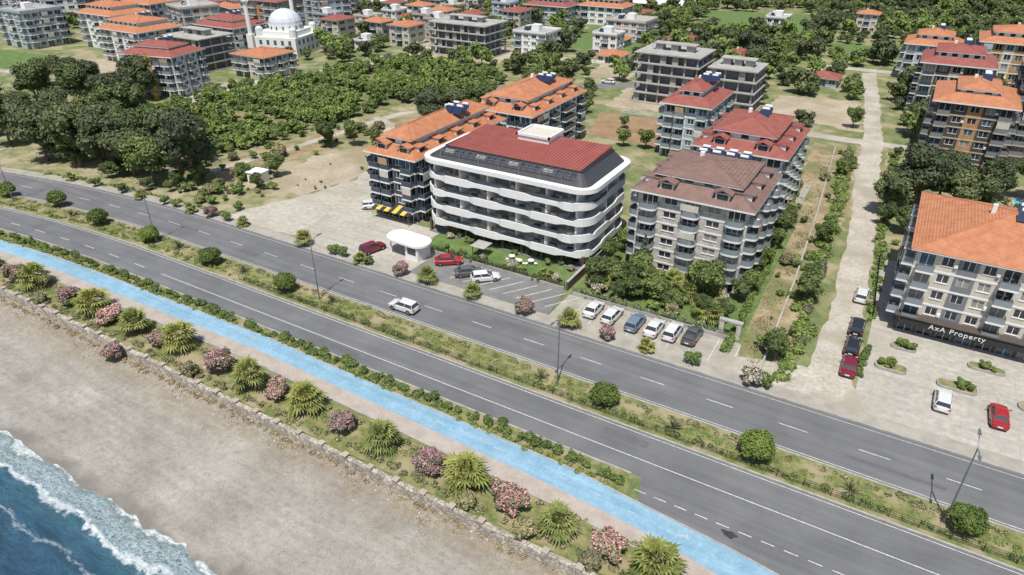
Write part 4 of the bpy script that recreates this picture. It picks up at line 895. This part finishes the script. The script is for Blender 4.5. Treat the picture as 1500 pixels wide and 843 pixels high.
for (x,y) in ((-48.5,82.),(-46.8,81.3),(-45.2,82.2)):
    mb=MB(); mb.cyl('top','white',(0,0,.68),(0,0,.74),.5,.5,12); mb.cyl('leg','white',(0,0,0),(0,0,.68),.06,.06,6)
    for a in (0,2.1,4.2): px_,py_=.85*math.cos(a),.85*math.sin(a); mb.box('seats','white',px_-.22,px_+.22,py_-.22,py_+.22,.35,.42); mb.box('seats','white',px_-.04,px_+.04,py_-.04,py_+.04,0,.35)
    mb.done('garden_table',(x,y,.05))
mb=MB(); mb.box('wall','darkbr',-36.9,-36.6,77.8,95,0,1.4); mb.box('coping','conc',-36.95,-36.55,77.8,95,1.4,1.5); mb.done('boundary_wall')
mb=MB()
for x in (0,2.2): mb.box('pillars','stonecl',x-.3,x+.3,-.3,.3,0,2.2)
mb.box('lintel','conc',-.4,2.6,-.35,.35,2.2,2.45); mb.done('garden_gate',(-14.4,78.,0))
mb=MB(); mb.box('board','dark',0,19,-.25,-.02,1.75,2.75); e=mb.done('shop_sign',(5.2,89.9,0))
mb2=MB(); mb2.box('canopy','darkbr',4.6,26,89.5,90.95,2.8,2.93); mb2.done('shop_canopy')
cu=bpy.data.curves.new('lettering','FONT'); cu.body='AxA Property'; cu.size=.95; cu.extrude=.02; cu.space_character=1.15; cu.materials.append(M['white'])
to=bpy.data.objects.new('lettering',cu); COL.objects.link(to); to.parent=e; to.location=(3.4,-.3,1.95); to.rotation_euler=(rad(90),0,0)
for (x,y,w,l) in ((5,80.5,3.6,1.8),(12,80.2,4.2,1.8),(20,80,4,1.8),(6,86,3,1.5),(15,86,4,1.5)):
    mb=MB(); P=rrect(-w/2,w/2,-l/2,l/2,.7,5); mb.ring('kerb','kerb',P,[0]*len(P),[.3]*len(P),.15); mb.prism('soil','medgrass',[(p[0]*.93,p[1]*.88) for p in P],0,.2); mb.done('planting_bed',(x+.5,y+.5,.075))
    for q in range(4): inst(random.choice(T_shrub+[PALMS]),'shrub',x+.5+random.uniform(-w/3,w/3),y+.5+random.uniform(-.4,.4),.2,random.uniform(.5,.8))
# ------------------------------------------------------------------ vehicles
def paint(name,c):
    m,nt,b=newmat(name); b.inputs['Roughness'].default_value=.28; b.inputs['Coat Weight'].default_value=.6; b.inputs['Metallic'].default_value=.1
    f=noise(nt,coord(nt),6,3); nt.links.new(mixc(nt,.15,c,ramp(nt,f,[(.3,.7),(.7,1.)]),'MULTIPLY'),b.inputs['Base Color']); return m
CP={'white':paint('white_car_paint',(.68,.68,.67)),'silver':paint('silver_car_paint',(.35,.37,.4)),'grey':paint('grey_car_paint',(.09,.095,.1)),'blue':paint('steel_blue_car_paint',(.16,.22,.29)),'red':paint('red_car_paint',(.36,.02,.025)),'maroon':paint('maroon_car_paint',(.2,.012,.03)),'black':paint('black_car_paint',(.02,.021,.025))}
M['tyre']=flat('tyre_rubber',(.02,.02,.02),.9); M['tail']=flat('tail_light',(.4,.02,.01),.3); M['head']=flat('head_light',(.6,.6,.62),.15)
def car(x,y,yaw,col,kind='sedan',z=.06,name='parked_car'):
    c=CP[col]; mb=MB(); k=1.12 if kind in('suv','pickup') else 1.
    sec=[(-2.2,.42,.72,.66),(-2.12,.3,.92,.8),(-1.7,.24,1.0,.87),(-.9,.2,.98,.89),(.5,.2,.95,.89),(1.2,.22,.9,.88),(1.75,.25,.8,.84),(2.08,.3,.68,.76),(2.2,.42,.58,.6)]
    V,F=mb._g('body',c); n0=len(V)
    for (X_,zl,zb,hw) in sec:
        zl*=k; zb*=k
        half=[(hw*.88,zl),(hw,zl+.15),(hw*1.0,(zl+zb)/2+.05),(hw*.97,zb-.1),(hw*.86,zb),(hw*.4,zb+.035)]
        ring=half+[(-a,b_) for a,b_ in reversed(half)]
        V+=[(X_,a,b_) for a,b_ in ring]
    n=12
    for i in range(len(sec)-1):
        for q in range(n): F.append((n0+i*n+q,n0+i*n+(q+1)%n,n0+(i+1)*n+(q+1)%n,n0+(i+1)*n+q))
    F.append(tuple(range(n0,n0+n))); F.append(tuple(range(n0+len(sec)*n-1,n0+(len(sec)-1)*n-1,-1)))
    zb=.95*k; zr=1.43*k
    bx0,bx1,rx0,rx1={'sedan':(-1.75,1.05,-1.15,.25),'hatch':(-2.05,1.05,-1.75,.25),'suv':(-2.1,1.05,-1.85,.3),'pickup':(-.7,1.05,-.5,.3)}[kind]
    b0,r0=.8,.62
    mb.hexa('windows','glassd',[(bx0,-b0,zb),(bx1,-b0,zb),(bx1,b0,zb),(bx0,b0,zb),(rx0,-r0,zr-.06),(rx1,-r0,zr-.06),(rx1,r0,zr-.06),(rx0,r0,zr-.06)])
    P=rrect(rx0-.05,rx1+.06,-r0-.03,r0+.03,.2,4); V,F=mb._g('roof',c); q0=len(V); K=len(P)
    for zz,sc in ((zr-.07,1.),(zr-.02,.98),(zr+.03,.85)):
        V+=[((p[0]-(rx0+rx1)/2)*sc+(rx0+rx1)/2,p[1]*sc,zz) for p in P]
    for a in range(2):
        for q in range(K): F.append((q0+a*K+q,q0+a*K+(q+1)%K,q0+(a+1)*K+(q+1)%K,q0+(a+1)*K+q))
    F.append(tuple(range(q0+2*K,q0+3*K)))
    for sg in (-1,1):
        for (xa,xb) in ((bx0+.03,rx0+.02),(bx1-.03,rx1-.02),((bx0+bx1)/2-.1,(rx0+rx1)/2-.1)):
            mb.cyl('pillars',c,(xa,sg*(b0-.0),zb),(xb,sg*(r0+.01),zr-.05),.045,.04,5)
        for wx in (-1.35,1.35):
            mb.cyl('wheels','tyre',(wx,sg*.68,.33*k),(wx,sg*.9,.33*k),.34*k,.34*k,14); mb.cyl('rims','metal',(wx,sg*.9,.33*k),(wx,sg*.915,.33*k),.2,.17,10)
        mb.box('head_lights','head',2.02,2.16,sg*.62-.14,sg*.62+.14,.58*k,.7*k); mb.box('tail_lights','tail',-2.2,-2.1,sg*.66-.13,sg*.66+.13,.7*k,.86*k)
        mb.box('mirrors',c,.78,.92,sg*.95-.1,sg*.95+.1,.98*k,1.1*k)
    mb.box('number_plate','white',-2.23,-2.19,-.25,.25,.5*k,.62*k); mb.box('grille','dark',2.17,2.22,-.4,.4,.42*k,.55*k)
    if kind=='pickup': mb.box('load_bed','dark',-2.05,-.8,-.68,.68,1.06,1.125)
    mb.done('pickup_truck' if kind=='pickup' else name,(x,y,z),yaw)
Yw=rad(90)
car(-53.8,61.6,rad(180),'white','suv',.03,'car')
for x,y,c,k in ((-30.9,74.3,'white','sedan'),(-28.1,74.2,'white','hatch'),(-24.7,74,'blue','hatch'),(-22.1,74.1,'white','sedan'),(-19.7,74.4,'white','suv'),(-17.2,74.8,'grey','pickup')): car(x,y,Yw+random.uniform(-.05,.05),c,k)
car(-56.3,75.9,rad(38),'red','sedan'); car(-51.6,74.4,rad(42),'grey','sedan'); car(-48.6,74.4,rad(42),'white','hatch'); car(-69.3,73.2,rad(75),'maroon','suv')
for x,y,c,k in ((.3,97.2,'white','hatch'),(.8,87.9,'black','suv'),(.9,82.9,'black','hatch'),(1.1,78.1,'maroon','sedan'),(11.1,76.6,'white','hatch'),(16.5,76.6,'red','sedan')): car(x,y,Yw+random.uniform(-.04,.04),c,k,.08)
car(-80.8,86.7,rad(40),'white','hatch',.06)
for i in range(16):
    x,y=[(-190,112),(-215,123),(-163,190),(-160,205),(-82,196),(-72,215),(10,176.5),(-30,174),(-250,112),(-240,115),(-198,118),(-205,120),(22,177),(-72.5,225),(-90,186),(-98,181)][i]; car(x,y,random.uniform(0,6),random.choice(['white','silver','grey','red','white']),'hatch',.06)
# ------------------------------------------------------------------ trees
def near(x,y): return any(b[0]<x<b[1] and b[2]<y<b[3] for b in BL)
def inpoly(x,y,P):
    c=False; j=len(P)-1
    for i in range(len(P)):
        if (P[i][1]>y)!=(P[j][1]>y) and x<(P[j][0]-P[i][0])*(y-P[i][1])/(P[j][1]-P[i][1])+P[i][0]: c=not c
        j=i
    return c
G=[(-165,73),(-158,71),(-148,72),(-141,73),(-133,74),(-125,74),(-119,77),(-172,82),(-163,82),(-153,81),(-144,81),(-136,82),(-128,82),(-182,88),(-172,92),(-162,92),(-152,90),(-190,98),(-181,102),(-171,101),(-195,108),(-186,112),(-205,104),(-215,100),(-200,92),(-190,84),(-180,78),(-212,112),(-225,108),(-176,72),(-188,74),(-200,80)]
for x,y in G:
    s=random.uniform(.7,1.12); inst(random.choice(T_big),'broadleaf_tree',x+random.uniform(-1,1),y+random.uniform(-1,1),0,s,None,s*random.uniform(.85,1.2))
for i in range(26): inst(random.choice(T_med),'broadleaf_tree',random.uniform(-160,-118),random.uniform(71,80),0,random.uniform(.5,.9))
ORC=[(-157,93),(-172,108),(-176,128),(-166,150),(-160,178),(-150,192),(-112,188),(-104,168),(-121,150),(-124,122),(-126,104),(-130,92)]
e=empty('orchard_trees')
y=90; row=0
while y<196:
    x=-180; row+=1
    if row%8!=0:
        while x<-100:
            xx,yy=x+random.uniform(-.9,.9),y+random.uniform(-.5,.5)
            if inpoly(xx,yy,ORC) and random.random()<.9 and not near(xx,yy): inst(random.choice(T_orch),'orchard_tree',xx,yy,0,random.uniform(.65,1.15),e)
            x+=2.9
    y+=3.7
ROADS=[[(-300,92),(-220,119),(-178,101),(-166,106),(-172,136),(-155,180),(-157,208),(-84,221),(-84,229),(-166,217),(-168,182),(-183,140),(-195,134),(-176,112),(-220,130),(-300,103)],[(-113,178),(-78,202),(-76,240),(-67,240),(-69,194),(-104,170)],[(-440,188),(-300,208),(-207,243),(-122,333),(-112,326),(-198,231),(-298,195),(-440,175)],[(-11,168),(-11,178),(-20,250),(-10,254),(-6,215),(-1,178),(-1,168)],[(-50,168),(-50,179),(80,182),(80,170)],[(-32,249),(-32,260),(60,265),(60,254)],[(-38,183),(-36,210),(-12,214),(-7,180)],[(-74,168),(-78,202),(-46,207),(-44,146),(-70,145)],[(-90,300),(-100,360),(-50,370),(-45,300)],[(-290,110),(-300,130),(-235,135),(-225,118)],[(-120,240),(-130,290),(-95,285),(-90,245)],[(-170,194),(-174,228),(-126,232),(-124,200)],[(-30,275),(-34,300),(15,305),(18,280)],[(-32,148),(-34,172),(-12,174),(-13,148)],[(-260,118),(-262,140),(-215,138),(-205,128)],[(-240,190),(-250,205),(-222,212),(-218,196)]]
def ok(x,y): return not near(x,y) and not any(inpoly(x,y,p) for p in ROADS) and not inpoly(x,y,ORC)
e=empty('background_woodland')
for j in range(74):
    for i in range(102):
        x=-460+i*5.7+random.uniform(-3,3); y=150+j*5.7+random.uniform(-3,3)
        if x>110: continue
        dens=.55+.35*math.sin(x*.035+1)*math.sin(y*.04)
        if x>-130 and y>195: dens+=.3
        if x<-200: dens-=.25
        if y<200 and x<-60 and x>-100: dens=.5
        if random.random()>dens: continue
        if y<196 and (-95<x<-66) and y<150: continue
        if x>-66 and y<168: continue
        if ok(x,y): s=random.uniform(.4,1.12)*(1.0 if y<400 else 1.4); inst(random.choice(T_far),'woodland_tree',x,y,0,s,e,s*random.uniform(.8,1.25))
for j in range(22):
    for i in range(70):
        x=-900+i*20+random.uniform(-8,8); y=575+j*14+random.uniform(-6,6)
        inst(random.choice(T_far),'woodland_tree',x,y,0 if y<650 else (y-650)*.06,random.uniform(1.5,2.6),e)
for x,y,s,T in [(4,136,1.1,T_big),(0.5,131,.7,T_big),(8,140,.9,T_big),(12,134,.8,T_big),(16.8,150,.7,T_big),(9,150,.7,T_big),(23,152,.8,T_big),(-103,114,1.,T_med),(-108,112,1.2,T_med),(-113,108,1.2,T_med),(-112,84,.7,T_med),(-108,89,.9,T_med),(-106,82,.7,T_med),(-96,146,.8,T_big),(-88,154,.8,T_big),(-85,165,.8,T_big),(-92,168,.9,T_big),(-100,140,.7,T_big),(-98,128,.7,T_big),(-102,133,.8,T_big),(-86,128,.8,T_med),(-60,156,.6,T_med),(-55,143,.9,T_med),(-50,144,1,T_med),(-12,185,1,T_med),(-88,115,1,T_med)]:
    inst(random.choice(T),'broadleaf_tree',x,y,0,s)
for i in range(52):
    x=random.uniform(-35.2,-14.2); y=random.uniform(78.5,88); k=random.random()
    if k<.38: inst(random.choice(T_med),'garden_tree',x,y,0,random.uniform(.5,.95))
    elif k<.55: inst(random.choice(PALM),'fan_palm',x,y,0,random.uniform(.7,.95))
    else: inst(random.choice(T_shrub+[OLEW,OLEG]),'garden_shrub',x,y,0,random.uniform(.8,1.4))
inst(T_med[1],'garden_tree',-28,84,0,1.1); inst(T_med[2],'garden_tree',-19,84.5,0,1.25); inst(T_med[0],'garden_tree',-34,81,0,1.05); inst(OLE[0],'oleander_shrub',-16,81,0,1.1); inst(CON,'conifer_tree',-28.6,86.2,0,1.05)
for x,y in ((-13.8,108),(-14.2,116),(-14.6,124)): inst(BOUG if y==116 else random.choice(T_shrub),'garden_shrub',x,y,0,1.2)
for i in range(22): inst(random.choice(T_shrub+[OLEW,PALMS]),'garden_shrub',random.uniform(-62,-39),random.choice([79.5,80,84.2,83.5]),0,random.uniform(.5,.9))
for i in range(16): inst(random.choice(T_shrub+T_med),'garden_shrub',-14+random.uniform(-.5,.5),90+i*2.4,0,random.uniform(.5,.8))
for i in range(70): inst(random.choice(T_shrub+[OLEG]),'shrub',random.uniform(-132,-108),random.uniform(80,128),0,random.uniform(.4,1.5))
for i in range(30): inst(random.choice(T_shrub+[OLEG]),'shrub',random.uniform(-121,-101),random.uniform(72,84),0,random.uniform(.3,1.4))
for i in range(12): inst(random.choice(T_shrub),'shrub',random.uniform(-106,-92),random.uniform(86,112),0,random.uniform(.2,.6))
for i in range(30): inst(random.choice(T_shrub+T_orch),'shrub',random.uniform(-107,-82),random.uniform(112,150),0,random.uniform(.4,1.))
for i in range(34): inst(random.choice(T_med+T_shrub),'garden_tree',random.uniform(3,34),random.uniform(115,158),0,random.uniform(.5,1.2))
for i in range(10): inst(random.choice(T_med),'garden_tree',random.uniform(-35,-32.8),85+i*4.2,0,random.uniform(.4,.8))
for i in range(22): inst(random.choice(T_shrub+[OLEG]),'shrub',random.uniform(-12,-8),random.uniform(74,165),0,random.uniform(.3,.9))
for i in range(14): yq=random.uniform(74,165); inst(random.choice(T_shrub+T_med),'shrub',-5.6-(yq-73)*.05+random.uniform(-.8,.8),yq,0,random.uniform(.5,1.))
for i in range(12): inst(random.choice(T_shrub+T_med),'shrub',random.uniform(-1,3),random.uniform(118,170),0,random.uniform(.5,.9))
for c_,h in (((24,147),(4,6)),((-40,128),(4,4))):
    mb=MB(); mb.prism('coping','pave',rrect(-h[0],h[0],-h[1],h[1],1.5,5),0,.12); mb.prism('water','pool',rrect(-h[0]+.5,h[0]-.5,-h[1]+.5,h[1]-.5,1.3,5),.12,.135); mb.done('swimming_pool',(*c_,.02))
# ------------------------------------------------------------------ light, world, camera
el=rad(66); sx_,sy_=.29,-.957
to_sun=Vector((sx_*math.cos(el),sy_*math.cos(el),math.sin(el)))
sd=bpy.data.lights.new('sun','SUN'); sd.energy=4.9; sd.angle=rad(.53); sd.color=(1,.965,.905)
so=bpy.data.objects.new('sun',sd); COL.objects.link(so); so.rotation_euler=to_sun.to_track_quat('Z','Y').to_euler(); so.location=(0,0,100)
w=bpy.data.worlds.new('World'); scene.world=w; w.use_nodes=True; nt=w.node_tree
sk=nt.nodes.new('ShaderNodeTexSky'); sk.sky_type='NISHITA'; sk.sun_disc=False; sk.sun_elevation=el; sk.sun_rotation=math.atan2(sx_,sy_); sk.dust_density=1.5
nt.links.new(sk.outputs[0],nt.nodes['Background'].inputs[0]); nt.nodes['Background'].inputs[1].default_value=.11
cam=bpy.data.cameras.new('camera'); cam.lens=24; cam.sensor_width=36; cam.sensor_fit='HORIZONTAL'; cam.clip_end=6000; cam.clip_start=.5
co=bpy.data.objects.new('camera',cam); COL.objects.link(co); co.location=(0,0,50); co.rotation_euler=(rad(60),0,rad(30.6)); scene.camera=co
scene.view_settings.view_transform='Standard'; scene.view_settings.look='None'; scene.view_settings.exposure=0
